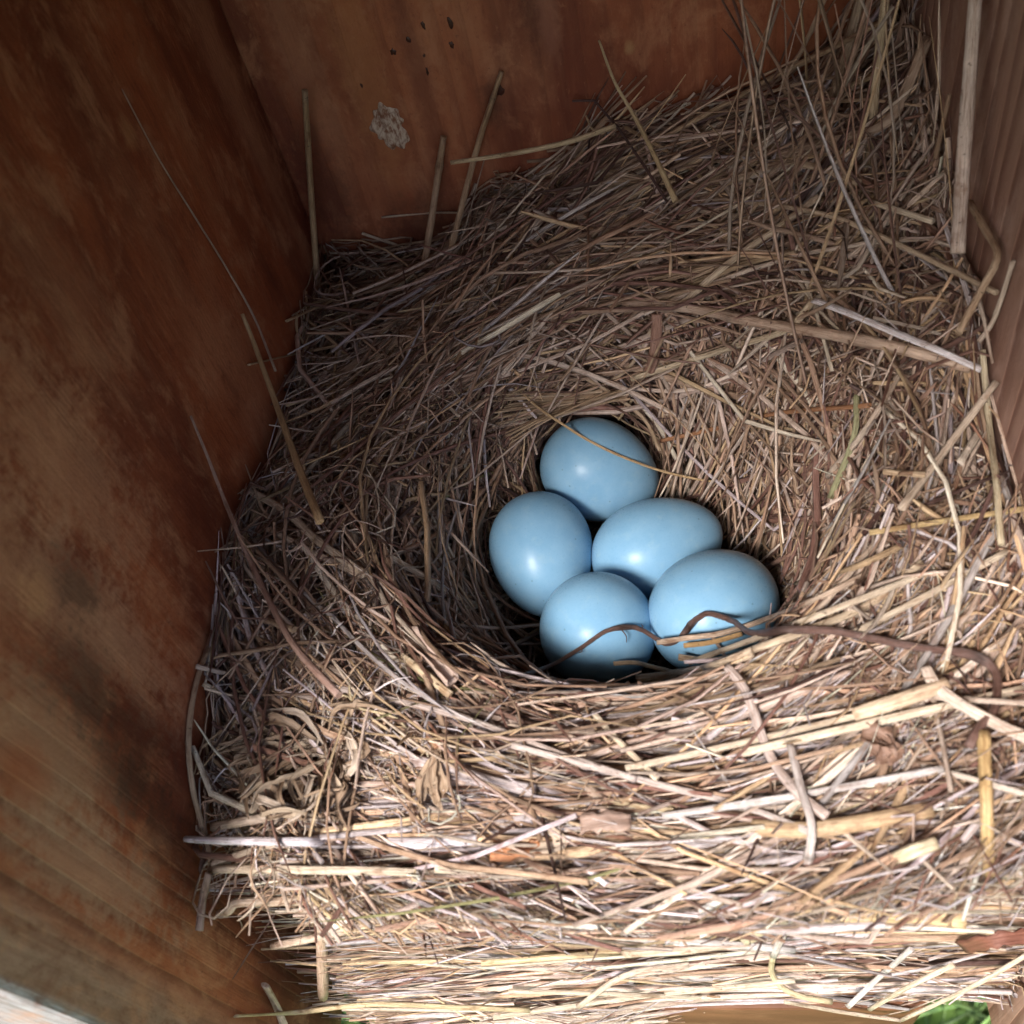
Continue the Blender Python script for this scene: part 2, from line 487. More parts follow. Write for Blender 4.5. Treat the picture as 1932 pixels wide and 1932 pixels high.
def strand_mesh(name, P, R, tint, flat=None, roll=None, twist=None, K=5, caps=False, up=(0, -.35, .93)):
    """P (M,N,3) mm, R (M,N) mm; flat: thickness/width; builds all M strands in one mesh"""
    P = np.asarray(P, float); R = np.asarray(R, float)
    M, N, _ = P.shape
    if flat is None: flat = np.ones(M)
    if roll is None: roll = np.zeros(M)
    if twist is None: twist = np.zeros(M)
    T = np.gradient(P, axis=1)
    T /= np.linalg.norm(T, axis=2, keepdims=True) + 1e-9
    U = np.broadcast_to(np.array(up, float), T.shape)
    Bv = np.cross(T, U)
    bad = np.linalg.norm(Bv, axis=2) < 0.05
    if bad.any(): Bv[bad] = np.cross(T[bad], np.array([1.0, 0.2, 0.0]))
    Bv /= np.linalg.norm(Bv, axis=2, keepdims=True) + 1e-9
    Nv = np.cross(Bv, T)
    s = np.linspace(0, 1, N)
    ang = roll[:, None] + twist[:, None] * s[None, :]
    ca, sa = np.cos(ang)[..., None], np.sin(ang)[..., None]
    B2 = Bv * ca + Nv * sa
    N2 = Nv * ca - Bv * sa
    a = np.arange(K) * 2 * math.pi / K + (math.pi / 4 if K == 4 else 0)
    V = (P[:, :, None, :] + R[:, :, None, None] * (np.cos(a)[None, None, :, None] * B2[:, :, None, :]
         + flat[:, None, None, None] * np.sin(a)[None, None, :, None] * N2[:, :, None, :]))
    seg = np.linalg.norm(np.diff(P, axis=1), axis=2)
    ln = np.concatenate([np.zeros((M, 1)), np.cumsum(seg, axis=1)], axis=1)
    F = np.empty((M, N, K, 3), np.float32)
    F[..., 0] = ln[:, :, None]
    F[..., 1] = (np.abs(((a / math.pi) % 2) - 1))[None, None, :]
    F[..., 2] = rng.uniform(0, 50, M)[:, None, None]
    tint = np.asarray(tint, float)
    if tint.ndim == 2: tint = tint[:, None, :] * rng.normal(1, .09, (M, N, 1)).clip(.7, 1.25)
    Cc = np.ones((M, N, K, 4), np.float32)
    Cc[..., :3] = tint[:, :, None, :]
    m_i = np.arange(M)[:, None, None] * N * K
    n_i = np.arange(N - 1)[None, :, None] * K
    k0 = np.arange(K)[None, None, :]; k1 = (k0 + 1) % K
    q = np.stack([m_i + n_i + k0, m_i + n_i + k1, m_i + n_i + K + k1, m_i + n_i + K + k0], axis=-1).reshape(-1, 4)
    loops = q.ravel(); starts = np.arange(len(q)) * 4
    if caps:
        e0 = (np.arange(M)[:, None] * N * K + np.arange(K)[None, ::-1])
        e1 = (np.arange(M)[:, None] * N * K + (N - 1) * K + np.arange(K)[None, :])
        cl = np.concatenate([e0, e1]).ravel()
        starts = np.concatenate([starts, len(loops) + np.arange(2 * M) * K])
        loops = np.concatenate([loops, cl])
    me = bpy.data.meshes.new(name)
    me.vertices.add(M * N * K)
    me.vertices.foreach_set('co', (V.reshape(-1, 3) * 0.001).astype(np.float32).ravel())
    me.loops.add(len(loops))
    me.loops.foreach_set('vertex_index', loops.astype(np.int32))
    me.polygons.add(len(starts))
    me.polygons.foreach_set('loop_start', starts.astype(np.int32))
    sm_ = np.ones(len(starts), bool)
    if caps: sm_[-2 * M:] = False
    me.polygons.foreach_set('use_smooth', sm_)
    ca_ = me.attributes.new('tint', 'FLOAT_COLOR', 'POINT'); ca_.data.foreach_set('color', Cc.ravel())
    fa_ = me.attributes.new('fibre', 'FLOAT_VECTOR', 'POINT'); fa_.data.foreach_set('vector', F.ravel())
    me.update(calc_edges=True)
    return me

def palette(M, kind='mix', bright=None):
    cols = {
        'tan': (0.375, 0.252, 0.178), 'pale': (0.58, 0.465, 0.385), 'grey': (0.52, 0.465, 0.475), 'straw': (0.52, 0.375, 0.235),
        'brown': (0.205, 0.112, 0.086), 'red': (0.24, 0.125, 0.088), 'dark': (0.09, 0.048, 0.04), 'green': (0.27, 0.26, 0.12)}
    names = list(cols)
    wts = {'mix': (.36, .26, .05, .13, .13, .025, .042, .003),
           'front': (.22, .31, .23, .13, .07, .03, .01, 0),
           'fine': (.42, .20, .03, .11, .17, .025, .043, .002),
           'gap_shade': (.12, .03, .02, .03, .42, .08, .30, 0),  # mostly brown and dark: paints gap shade into the deep layer
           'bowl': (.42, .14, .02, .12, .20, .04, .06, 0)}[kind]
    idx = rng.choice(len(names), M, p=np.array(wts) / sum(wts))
    c = np.array([cols[n] for n in names])[idx]
    c = c * {'front': 1.32, 'mix': 1.15}.get(kind, 1.0) * rng.normal(1, 0.17, (M, 1)).clip(.55, 1.4) * rng.normal(1, 0.018, (M, 3))  # front and mix tints raised, painting in light on the outer straw
    return c.clip(0.01, 0.85)

def clamp_box(P):
    M, N, _ = P.shape
    m0 = rng.uniform(0.2, 2.2, (M, 1))
    P[..., 0] = np.maximum(P[..., 0], XL + m0)
    P[..., 0] = np.minimum(P[..., 0], XR - m0)
    P[..., 1] = np.minimum(P[..., 1], YB - m0)
    return P

def keep_off_eggs(P, margin=0.7):
    ok = np.ones(P.shape[0], bool)
    # refine samples between points so that long chords are caught too
    Q = np.concatenate([P, (P[:, 1:] + P[:, :-1]) / 2], axis=1)
    for c, a, L, w in EGG:
        d = Q - c
        t = d @ a
        rr = np.linalg.norm(d - t[..., None] * a, axis=2)
        inside = (np.abs(t) < L + margin) & (rr < egg_radius(np.clip(t / (L + margin), -1, 1), w + margin))
        ok &= ~inside.any(axis=1)
    # nothing floats above the eggs either, seen from the lens
    r = Q / np.linalg.norm(Q, axis=2, keepdims=True)
    dist = np.linalg.norm(Q, axis=2)
    for c, a, L, w in EGG:
        dc = np.linalg.norm(c)
        cr = np.cross(r, c / dc)
        off = np.linalg.norm(cr, axis=2) * dc
        ok &= ~(((off < 7.2) & (dist < dc)).any(axis=1))
    return ok

BASIS_CACHE = {}
def stiffen(z, stiff, deg=2):
    M, N = z.shape
    key = (N, deg)
    if key not in BASIS_CACHE:
        s = np.linspace(-1, 1, N)
        A = np.stack([s ** i for i in range(deg + 1)], 1)
        BASIS_CACHE[key] = A @ np.linalg.pinv(A)
    zf = z @ BASIS_CACHE[key].T
    return z * (1 - stiff[:, None]) + zf * stiff[:, None]

def top_strands(M, N, length, region, spread, follow, depth, lift_sd=1.2, wig=0.0, stiff=(0.6, 1.0), angle=None, endlift=2.0, bundle=1, kink=.35):
    """strands woven over the top of the nest: centres from region(n)->x,y ; field runs round the cup"""
    d0 = rng.normal(0, spread, M)
    if bundle > 1:
        m = M // bundle + 1
        x0, y0 = region(m)
        x0 = np.repeat(x0, bundle)[:M] + rng.normal(0, 1.5, M); y0 = np.repeat(y0, bundle)[:M] + rng.normal(0, 1.5, M)
        d0 = np.repeat(d0[:m], bundle)[:M] + rng.normal(0, .09, M)
    else:
        x0, y0 = region(M)
    th_f = lambda x, y: np.arctan2((y - CY) / 38.0 ** 2, (x - CX) / 37.0 ** 2) + math.pi / 2
    base = th_f(x0, y0) if angle is None else angle(x0, y0)
    th0 = base + d0
    g = rng.uniform(*follow, M)
    curv = rng.normal(0, wig, M)
    L = length(M)
    h = L / (N - 1)
    half = N // 2
    X = np.empty((M, N)); Y = np.empty((M, N))
    X[:, half] = x0; Y[:, half] = y0
    for sgn in (1, -1):
        x, y = x0.copy(), y0.copy(); dev = np.zeros(M)
        rngidx = range(half + 1, N) if sgn > 0 else range(half - 1, -1, -1)
        for i in rngidx:
            fld = th_f(x, y) - th_f(x0, y0)
            fld = (fld + math.pi) % (2 * math.pi) - math.pi
            dev = dev + np.where(rng.random(M) < kink / N, rng.normal(0, .55, M), 0)
            dev = dev + sgn * curv * h + rng.normal(0, abs(wig) * 2.0 + 1e-9, M)
            th = th0 + g * fld + dev
            x = x + sgn * h * np.cos(th); y = y + sgn * h * np.sin(th)
            X[:, i] = x; Y[:, i] = y
    st = rng.uniform(*stiff, M)
    off = rng.uniform(depth[0], depth[1], M)
    s = np.linspace(-1, 1, N)
    Z = S(np.clip(X, XL, XR), np.clip(Y, 34, YB))
    Z0 = Z.copy()
    Z = stiffen(Z, st) + off[:, None]
    Z += rng.normal(0, lift_sd, M)[:, None] * s[None, :] + np.abs(rng.normal(0, endlift, M))[:, None] * (np.abs(s) ** 3)[None, :] * (rng.random((M, 1)) < .35)
    Z = np.maximum(Z, Z0 - 13)
    over = np.clip(36 - Y, 0, 30)            # beyond the front edge they sag
    Z -= 0.02 * over ** 2
    P = np.stack([X, Y, Z], axis=2)
    P = clamp_box(P)
    sparse = (x0 < -42) & (y0 > 46) & (rng.random(M) < .38)
    stray = ((P[..., 1] < 44) & (P[..., 0] < -53)).any(1) & (rng.random(M) < .9)
    ok = keep_off_eggs(P) & (P[..., 1].min(1) > 29) & ~stray & ~sparse
    return P, ok

def front_strands(M, N, length, tilt, depth, xr=(-62, 41), zr=(-167, -106), bow=1.5, left_edge=True, bundle=1):
    x0 = rng.uniform(xr[0], xr[1], M); z0 = rng.uniform(zr[0], zr[1], M)
    z0 = np.maximum(z0, -177 + 9 * sm((x0 + 14) / 20))
    th = rng.normal(0, tilt, M)
    if bundle > 1:
        m = M // bundle + 1
        x0 = np.repeat(x0[:m], bundle)[:M] + rng.normal(0, 7, M); z0 = np.repeat(z0[:m], bundle)[:M] + rng.normal(0, .9, M)
        th = np.repeat(th[:m], bundle)[:M] + rng.normal(0, .03, M)
    L = length(M)
    s = np.linspace(-.5, .5, N)
    X = x0[:, None] + L[:, None] * s * np.cos(th)[:, None]
    Z = z0[:, None] + L[:, None] * s * np.sin(th)[:, None] + rng.normal(0, bow, M)[:, None] * (s ** 2 * 4 - .5) * (L / 60)[:, None]
    kp = rng.integers(1, N - 1, M)[:, None]; ks = np.where(rng.random(M) < .22, rng.normal(0, .28, M), 0)[:, None]
    Z += ks * np.clip(s[None, :] - s[kp], 0, 1) * L[:, None]
    # keep the left ends near the ragged left side of the block
    if left_edge:
        lim = np.where(rng.random(M) < .05, -64.0, -49.5 + rng.normal(0, 2.2, M) - 6.0 * np.clip((-128 - z0) / 30, 0, 1))
        sh = np.clip(lim - X[:, 0], 0, None) * (X[:, 0] < X[:, -1]) + np.clip(lim - X[:, -1], 0, None) * (X[:, 0] >= X[:, -1])
        X += sh[:, None]
    off = rng.uniform(depth[0], depth[1], M)
    Yc = YF(X, Z)
    st = rng.uniform(.7, 1, M)
    Y = stiffen(Yc, st) - off[:, None] + rng.normal(0, 1.0, M)[:, None] * s[None, :] * 2
    P = np.stack([X, Y, Z], axis=2)
    # pieces that would run past the top edge follow the top instead
    P[..., 2] = np.maximum(P[..., 2], -182 + 15.5 * sm((P[..., 0] + 22) / 22) + 5 * sm((P[..., 0] - 22) / 10))
    P[..., 2] = np.minimum(P[..., 2], S(np.clip(P[..., 0], XL, XR), np.clip(P[..., 1], 36, YB)) + 1.5)
    return clamp_box(P)

def radii(M, N, r, taper=0.25, node=0.0):
    s = np.linspace(-1, 1, N)[None, :]
    k1 = rng.uniform(0, taper, M)[:, None] * rng.choice([-1, 1], M)[:, None]
    e0 = rng.uniform(.15, 1, M)[:, None]; e1 = rng.uniform(.15, 1, M)[:, None]
    k1 = k1 - (1 - e1) * np.clip((s - .72) / .28, 0, 1) ** 1.5 / np.maximum(s, .5) + (1 - e0) * np.clip((-s - .72) / .28, 0, 1) ** 1.5 / np.maximum(-s, .5)
    return r[:, None] * (1 + k1 * s) * (1 + rng.normal(0, .05, (M, N)))

nest = empty('bird_nest')
nest.location = (0, 0, HEIGHT)
tag(nest, 'cup nest of dry grass and straw filling the wooden box', 'nest')

# backing sheet under the strands, near black to paint shade into the gaps
def core():
    nx, ny = 60, 70
    xs = np.linspace(XL + 5, XR - 1.0, nx); ys = np.linspace(46, YB - .8, ny)
    bm = bmesh.new()
    g = []
    for y in ys:
        row = []
        for x in xs:
            z = float(S(x, y)) - 11 - (3 if y < 44 else 0) - max(0, -50 - x) * .7
            xx = x
            row.append(bm.verts.new((xx * .001, y * .001, z * .001)))
        g.append(row)
    for a, b in zip(g, g[1:]):
        for i in range(nx - 1): bm.faces.new((a[i], a[i + 1], b[i + 1], b[i]))
    prev = g[0]
    for zz in np.linspace(-122, ZF + .6, 8):
        row = [bm.verts.new(((x if x > -50 else -50 + (x + 50) * .15) * .001, (47 + .5 * math.sin(x)) * .001, zz * .001)) for x in xs]
        for i in range(nx - 1): bm.faces.new((row[i], row[i + 1], prev[i + 1], prev[i]))
        prev = row
    me = bpy.data.meshes.new('gap_backing'); bm.to_mesh(me); bm.free()
    for p in me.polygons: p.use_smooth = True
    k = NT('gap_backing_shade')
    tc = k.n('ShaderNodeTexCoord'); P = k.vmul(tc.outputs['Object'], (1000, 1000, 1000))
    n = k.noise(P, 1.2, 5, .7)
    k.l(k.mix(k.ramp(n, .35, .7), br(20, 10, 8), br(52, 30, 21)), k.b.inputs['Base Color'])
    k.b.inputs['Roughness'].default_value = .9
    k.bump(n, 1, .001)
    o = link('gap_backing', me, k.m, nest); o['kind'] = 'stuff'
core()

# region samplers -----------------------------------------------------------
def reg_all(n):
    x = rng.uniform(XL, XR, n * 2); y = rng.uniform(36, YB, n * 2)
    m = rad(x, y) > 0.62
    return x[m][:n], y[m][:n]
def reg_box(x0, x1, y0, y1, rmin=0.0, rmax=99):
    def f(n):
        X = []; Y = []; c = 0
        while c < n:
            x = rng.uniform(x0, x1, n * 2); y = rng.uniform(y0, y1, n * 2)
            m = (rad(x, y) > rmin) & (rad(x, y) < rmax)
            X.append(x[m]); Y.append(y[m]); c += m.sum()
        return np.concatenate(X)[:n], np.concatenate(Y)[:n]
    return f
def reg_ring(r0, r1):
    def f(n):
        a = rng.uniform(0, 2 * math.pi, n); r = np.sqrt(rng.uniform(r0 * r0, r1 * r1, n))
        sy = np.where(np.sin(a) > 0, 40.0, 35.0)
        return CX + 37 * r * np.cos(a), CY + sy * r * np.sin(a)
    return f
def fix(f):          # samplers that may return short arrays
    def g(n):
        x, y = f(n)
        while len(x) < n:
            x2, y2 = f(n); x = np.concatenate([x, x2])[:n]; y = np.concatenate([y, y2])[:n]
        return x, y
    return g
uni = lambda a, b: (lambda n: rng.uniform(a, b, n))
lgn = lambda m, sd, a, b: (lambda n: np.clip(np.exp(rng.normal(math.log(m), sd, n)), a, b))

def add_mass(name, P, R, tint, flat, roll, twist, K):
    me = strand_mesh(name, P, R, tint, flat, roll, twist, K)
    o = link(name, me, mat_grass, nest)
    o['kind'] = 'stuff'
    return o

def layer(name, P, ok, rr, pal, flatr, K, tw=1.0, taper=.25, bundle=1, dim=1.0):
    M0 = len(P)
    tint = palette(M0 // bundle + 1, pal)
    tint = (np.repeat(tint, bundle, axis=0)[:M0] * rng.normal(1, .08, (M0, 1))).clip(.01, .85)[ok] * dim
    P = P[ok]; M, N, _ = P.shape
    r = rr(M)
    R = radii(M, N, r, taper)
    fl = rng.uniform(*flatr, M)
    return add_mass(name, P, R, tint, fl, rng.normal(0, .6, M), rng.normal(0, tw, M), K)

# 1 deep thin weave everywhere on top, tinted dark as shade between straws
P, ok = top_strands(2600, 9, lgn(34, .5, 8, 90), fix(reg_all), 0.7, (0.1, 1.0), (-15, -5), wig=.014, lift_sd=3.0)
layer('grass_weave', P, ok, lgn(.2, .35, .1, .45), 'gap_shade', (.35, .9), 4)
P, ok = top_strands(1400, 11, lgn(54, .4, 18, 110), fix(reg_all), 0.75, (0.1, 1.0), (-9, 0.3), wig=.015, bundle=3, lift_sd=3.0, endlift=2.5)
layer('grass_weave', P, ok, lgn(.25, .35, .11, .5), 'mix', (.35, .9), 5, bundle=3)
# 2 cup lining: fine curved grass running round the cup
P, ok = top_strands(1900, 13, lgn(46, .4, 18, 100), reg_ring(.34, 1.1), 0.38, (0.8, 1.1), (-9.0, .4), lift_sd=1.8, wig=.014, stiff=(.0, .6), endlift=1.2, bundle=3)
layer('cup_lining', P, ok, lgn(.2, .3, .1, .36), 'bowl', (.4, 1), 4, bundle=3)
# 3 cup bottom, fine random
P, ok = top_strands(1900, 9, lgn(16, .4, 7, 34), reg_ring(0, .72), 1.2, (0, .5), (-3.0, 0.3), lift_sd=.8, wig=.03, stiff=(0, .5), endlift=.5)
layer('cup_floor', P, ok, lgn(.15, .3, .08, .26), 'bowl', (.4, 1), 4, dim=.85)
# 4 chopped bits on the right wall of the cup and beyond
P, ok = top_strands(2500, 7, lgn(14, .45, 5, 34), reg_box(0, 39, 62, 120, .62, 1.6), 1.1, (0, .4), (-8, 1.4), lift_sd=2.6, wig=.035, stiff=(.2, 1))
layer('chopped_grass', P, ok, lgn(.22, .35, .11, .42), 'mix', (.3, .9), 4)
# 5 short bits on the left rim and back-left
P, ok = top_strands(600, 6, lgn(14, .4, 5, 30), reg_box(XL, -38, 50, 135, .8, 9), 1.0, (0, .6), (-5, 1.2), lift_sd=1.5, wig=.02)
layer('chopped_grass', P, ok, lgn(.2, .35, .1, .42), 'fine', (.3, .9), 4)
# 6 mid straws over the rim everywhere
P, ok = top_strands(900, 11, lgn(60, .35, 24, 110), fix(reg_all), 0.42, (0.2, 1.0), (-5.0, 1.4), wig=.006, lift_sd=2.4)
layer('rim_straw', P, ok, lgn(.31, .35, .15, .65), 'mix', (.25, .9), 5)
# 7 front rim: near parallel, brighter, denser
P, ok = top_strands(2500, 9, lgn(48, .45, 14, 95), reg_box(-58, 40, 36, 62, .92, 9), 0.17, (0.3, .95), (-8, .7), wig=.004, lift_sd=1.0, bundle=3)
layer('front_rim_straw', P, ok, lgn(.24, .42, .1, .65), 'front', (.25, .9), 5, bundle=3)
P, ok = top_strands(2100, 9, lgn(34, .5, 8, 80), reg_box(-60, 40, 35, 62, .95, 9), 0.24, (0.1, .8), (-6.5, 1.0), wig=.012, lift_sd=1.5)
layer('front_rim_grass', P, ok, lgn(.15, .35, .07, .3), 'front', (.3, .9), 4)
# 8 back pile
P, ok = top_strands(720, 11, lgn(52, .4, 18, 95), reg_box(-30, 39, 116, 157, 1.0, 9), 0.55, (0.1, .7), (-9, 2.5), wig=.014, lift_sd=4.5,
                    angle=lambda x, y: 0.25 + 0 * x, bundle=5)
layer('back_straw', P, ok, lgn(.28, .35, .12, .55), 'mix', (.25, .9), 4, bundle=5)

# 9 front face
for (nm, n, N, ln, ti, dp, rr, pal, K, bu) in (
        ('front_straw', 2200, 7, lgn(58, .4, 20, 105), .055, (-8, .2), lgn(.23, .45, .11, .7), 'front', 5, 4),
        ('front_straw', 4300, 7, lgn(36, .5, 10, 90), .085, (-7.5, .8), lgn(.14, .4, .07, .4), 'front', 4, 4),
        ('front_straw', 800, 7, lgn(22, .5, 6, 60), .26, (-4, 1.3), lgn(.18, .35, .08, .4), 'front', 4, 1)):
    P = front_strands(n, N, ln, ti, dp, zr=(-179, -106), bundle=bu)
    layer(nm, P, np.ones(len(P), bool), rr, pal, (.25, .9), K, tw=.6, bundle=bu)
P = front_strands(2800, 6, lgn(30, .5, 8, 80), .10, (-4, 1.1), zr=(-179, -106), bundle=3)
layer('fine_front_grass', P, np.ones(len(P), bool), lgn(.095, .3, .05, .2), 'front', (.5, 1), 3, tw=.6, bundle=3)
P, ok = top_strands(2600, 7, lgn(30, .5, 8, 70), reg_box(-60, 40, 34, 66, .95, 9), 0.3, (0.1, .9), (-3, 1.4), wig=.010, lift_sd=1.2, bundle=2)
layer('fine_front_grass', P, ok, lgn(.095, .3, .05, .18), 'front', (.5, 1), 3, bundle=2)
# 10 upright stems inside the left end of the block
M = 260
x0 = rng.uniform(-60, -38, M); y0 = rng.uniform(40, 60, M)
s = np.linspace(0, 1, 6)
P = np.stack([x0[:, None] + rng.normal(0, 5, M)[:, None] * s, y0[:, None] + rng.normal(0, 4, M)[:, None] * s,
              -165 + rng.uniform(0, 15, M)[:, None] + rng.uniform(12, 40, M)[:, None] * s], axis=2)
layer('upright_stem', clamp_box(P), np.ones(M, bool), uni(.2, .6), 'mix', (.3, .9), 4)

# 11 loose curls and rootlets
def curls(M, N, region, L, r, pal, name, lift=(0, 2.5)):
    x0, y0 = region(M)
    th = rng.uniform(0, 2 * math.pi, M); h = rng.uniform(*L, M) / (N - 1)
    cv = rng.normal(0, .28, M); X = [x0]; Y = [y0]; dth = np.zeros(M)
    for i in range(N - 1):
        dth = dth * .6 + rng.normal(0, .25, M)
        th = th + cv + dth
        X.append(X[-1] + h * np.cos(th)); Y.append(Y[-1] + h * np.sin(th))
    X = np.stack(X, 1); Y = np.stack(Y, 1)
    Zs = stiffen(S(np.clip(X, XL, XR), np.clip(Y, 34, YB)), rng.uniform(.2, .9, M), 2)
    Z = Zs + rng.uniform(*lift, M)[:, None] + np.cumsum(rng.normal(0, .35, (M, N)), axis=1)
    P = clamp_box(np.stack([X, Y, Z], 2))
    layer(name, P, keep_off_eggs(P) & (P[..., 1].min(1) > 32), uni(*r), pal, (.6, 1), 3, taper=.5)
curls(700, 9, fix(reg_all), (8, 24), (.09, .2), 'fine', 'rootlet_tangle')
curls(260, 12, reg_box(-62, -20, 100, 156, .95, 9), (16, 44), (.1, .24), 'fine', 'rootlet_tangle', lift=(0, 5))
curls(200, 12, reg_box(-62, -36, 60, 110, .9, 9), (14, 40), (.1, .22), 'mix', 'rootlet_tangle', lift=(0, 4))
curls(450, 10, reg_box(-60, -30, 40, 66, .95, 9), (6, 16), (.09, .2), 'front', 'rootlet_tangle')

# ------------------------------------------------------------------ 300 straws one can pick out, each its own part
def spline(pts, n):
    """Catmull-Rom through points"""
    pts = np.asarray(pts, float)
    if len(pts) == 2: return pts[0] + (pts[1] - pts[0]) * np.linspace(0, 1, n)[:, None]
    e = np.concatenate([[2 * pts[0] - pts[1]], pts, [2 * pts[-1] - pts[-2]]])
    t = np.linspace(0, len(pts) - 1 - 1e-6, n)
    i = t.astype(int); f = (t - i)[:, None]
    p0, p1, p2, p3 = e[i], e[i + 1], e[i + 2], e[i + 3]
    return .5 * ((2 * p1) + (-p0 + p2) * f + (2 * p0 - 5 * p1 + 4 * p2 - p3) * f ** 2 + (-p0 + 3 * p1 - 3 * p2 + p3) * f ** 3)

def individual(name, P, R, tint, flat, roll, twist):
    for i in range(len(P)):
        me = strand_mesh(name, P[i:i + 1], R[i:i + 1], tint[i:i + 1], flat[i:i + 1], roll[i:i + 1], twist[i:i + 1], 5)
        link(name, me, mat_grass, nest)
def ind(name, P, ok, rr, pal, flatr, n, tw=.8):
    P = P[ok][:n]; M = len(P)
    individual(name, P, radii(M, P.shape[1], rr(M), .2), palette(M, pal), rng.uniform(*flatr, M), rng.normal(0, .5, M), rng.normal(0, tw, M))
P = front_strands(90, 7, uni(36, 100), .07, (.6, 1.8))
ind('straw', P, np.ones(90, bool), lgn(.32, .35, .18, .62), 'front', (.25, .9), 75)
P, ok = top_strands(160, 8, uni(36, 95), reg_box(-58, 38, 36, 64, .98, 9), 0.28, (.3, .9), (.6, 2.0), wig=.004)
ind('straw', P, ok, lgn(.3, .35, .16, .6), 'front', (.25, .9), 85)
P, ok = top_strands(120, 8, uni(36, 95), reg_box(-62, 39, 100, 157, .95, 9), 0.6, (.1, .8), (.6, 2.5), wig=.006)
ind('straw', P, ok, lgn(.27, .3, .15, .5), 'mix', (.25, .9), 60)
P, ok = top_strands(90, 8, uni(26, 75), reg_box(14, 39, 50, 125, .9, 9), 0.5, (.2, .9), (.4, 2.8), wig=.006)
ind('straw', P, ok, uni(.2, .5), 'mix', (.3, .9), 40)
P, ok = top_strands(90, 8, uni(24, 70), reg_box(-63, -30, 45, 130, .85, 9), 0.6, (.2, .9), (.4, 2.0), wig=.006)
ind('straw', P, ok, uni(.2, .45), 'mix', (.3, .9), 40)

P, ok = top_strands(700, 13, lgn(66, .3, 34, 120), reg_box(-60, 5, 56, 150, .7, 9), 0.62, (.5, 1.1), (-2, 2.8), lift_sd=2.6, wig=.012, bundle=2, endlift=3)
layer('long_stem', P, ok, lgn(.25, .3, .13, .45), 'mix', (.4, .9), 5, bundle=3)
P, ok = top_strands(340, 11, lgn(60, .3, 24, 80), reg_box(-40, 36, 108, 156, .9, 9), 0.5, (.1, .6), (0, 3.5), lift_sd=3.0, wig=.004, angle=lambda x, y: .45 + 0 * x, endlift=3)
layer('long_stem', P, ok, lgn(.26, .3, .13, .45), 'mix', (.4, .9), 5)
# long straws leaning up into the back right corner
M = 44
a0 = np.stack([rng.uniform(8, 38, M), rng.uniform(95, 150, M)], 1)
z0 = S(a0[:, 0], a0[:, 1]) - rng.uniform(0, 6, M)
b = np.stack([rng.uniform(8, 38, M), rng.uniform(125, 156, M), rng.uniform(-88, -50, M)], 1)
s = np.linspace(0, 1, 8)[None, :, None]
A = np.concatenate([a0, z0[:, None]], 1)[:, None, :]
P = A + (b[:, None, :] - A) * s + rng.normal(0, 3.0, (M, 1, 3)) * (4 * s * (1 - s))
layer('leaning_straw', clamp_box(P), np.ones(M, bool), uni(.12, .4), 'bowl', (.25, .9), 4)

# ------------------------------------------------------------------ particular straws, traced one by one
def strand(name, pts, r, colr, parent=None, flat=1.0, n=None, roll=0.0, twist=0.0, K=8, taper=None, label=None, cat=None, group=None, rough=0.0, node=()):
    pts = np.asarray(pts, float)
    n = n or max(8, 5 * len(pts))
    P = spline(pts, n)
    if rough: P += np.cumsum(rng.normal(0, rough, P.shape), axis=0) * np.sin(np.linspace(0, math.pi, n))[:, None]
    s = np.linspace(0, 1, n)
    R = np.full(n, float(r))
    if taper: R = r * (taper[0] + (taper[1] - taper[0]) * s)
    for q in node: R = R * (1 + .35 * np.exp(-((s - q) / .02) ** 2))
    R = R * (1 + rng.normal(0, .03, n))
    t = 1.05 * np.array(colr[:3])[None, None, :] * (1 + rng.normal(0, .03, (1, n, 1)))
    dark = np.ones(n)
    for q in node: dark *= 1 - .6 * np.exp(-((s - q) / .015) ** 2)
    t = t * dark[None, :, None]
    me = strand_mesh(name, P[None], R[None], t, np.array([flat]), np.array([roll]), np.array([twist]), K, caps=True)
    o = link(name, me, mat_grass, parent)
    if parent is None:
        o.location = (0, 0, HEIGHT)
    tag(o, label, cat, group)
    return o

PALE, TAN, GREY, YEL, BRN, DRK = (.66, .56, .43), (.46, .33, .2), (.62, .58, .56), (.62, .47, .24), (.26, .14, .085), (.14, .08, .055)
def hits(pp, lift=.8, near=True):
    P = np.array([hit(u, v, lift) for u, v in pp])
    return P

# straws leaning on the panels and loose stems: things of their own
G = 'loose stems standing out of the nest'
strand('grass_stalk', [on_y(575, 170, 153), on_y(588, 380, 152), on_z(603, 590, -117)], .55, (.34, .23, .13), taper=(.9, 1.15),
       label='stiff straight stalk standing upright in the dark back left corner', cat='stalk', group=G)
strand('grass_stalk', [on_y(946, 135, 156.5), on_y(925, 200, 156), on_y(897, 290, 155), on_y(848, 480, 146)], .62, (.36, .24, .14), taper=(.6, 1), node=(.25,),
       label='tallest broken stalk leaning on the back panel, tip beside a dark resin drop', cat='stalk', group=G)
strand('grass_stalk', [on_y(837, 257, 155.5), on_y(822, 360, 154), on_y(800, 505, 146)], .75, (.36, .24, .15), taper=(.7, 1), node=(.3,),
       label='shorter broken stalk against the back panel, right of the white splat', cat='stalk', group=G)
strand('grass_stalk', [on_y(1130, 76, 151), on_y(1160, 155, 149), on_y(1200, 225, 146), on_y(1238, 300, 140), on_y(1275, 380, 134)], .42, (.5, .38, .22), taper=(.4, 1.2),
       label='lone pale stem rising straight up against the middle of the back panel', cat='stem', group=G)
strand('grass_stalk', [on_y(850, 307, 140), on_y(965, 290, 143), on_y(1070, 268, 146), on_y(1160, 238, 150)], .45, (.54, .42, .27), taper=(.7, 1.1),
       label='thin pale stem sticking out leftward in front of the back panel', cat='stem', group=G)
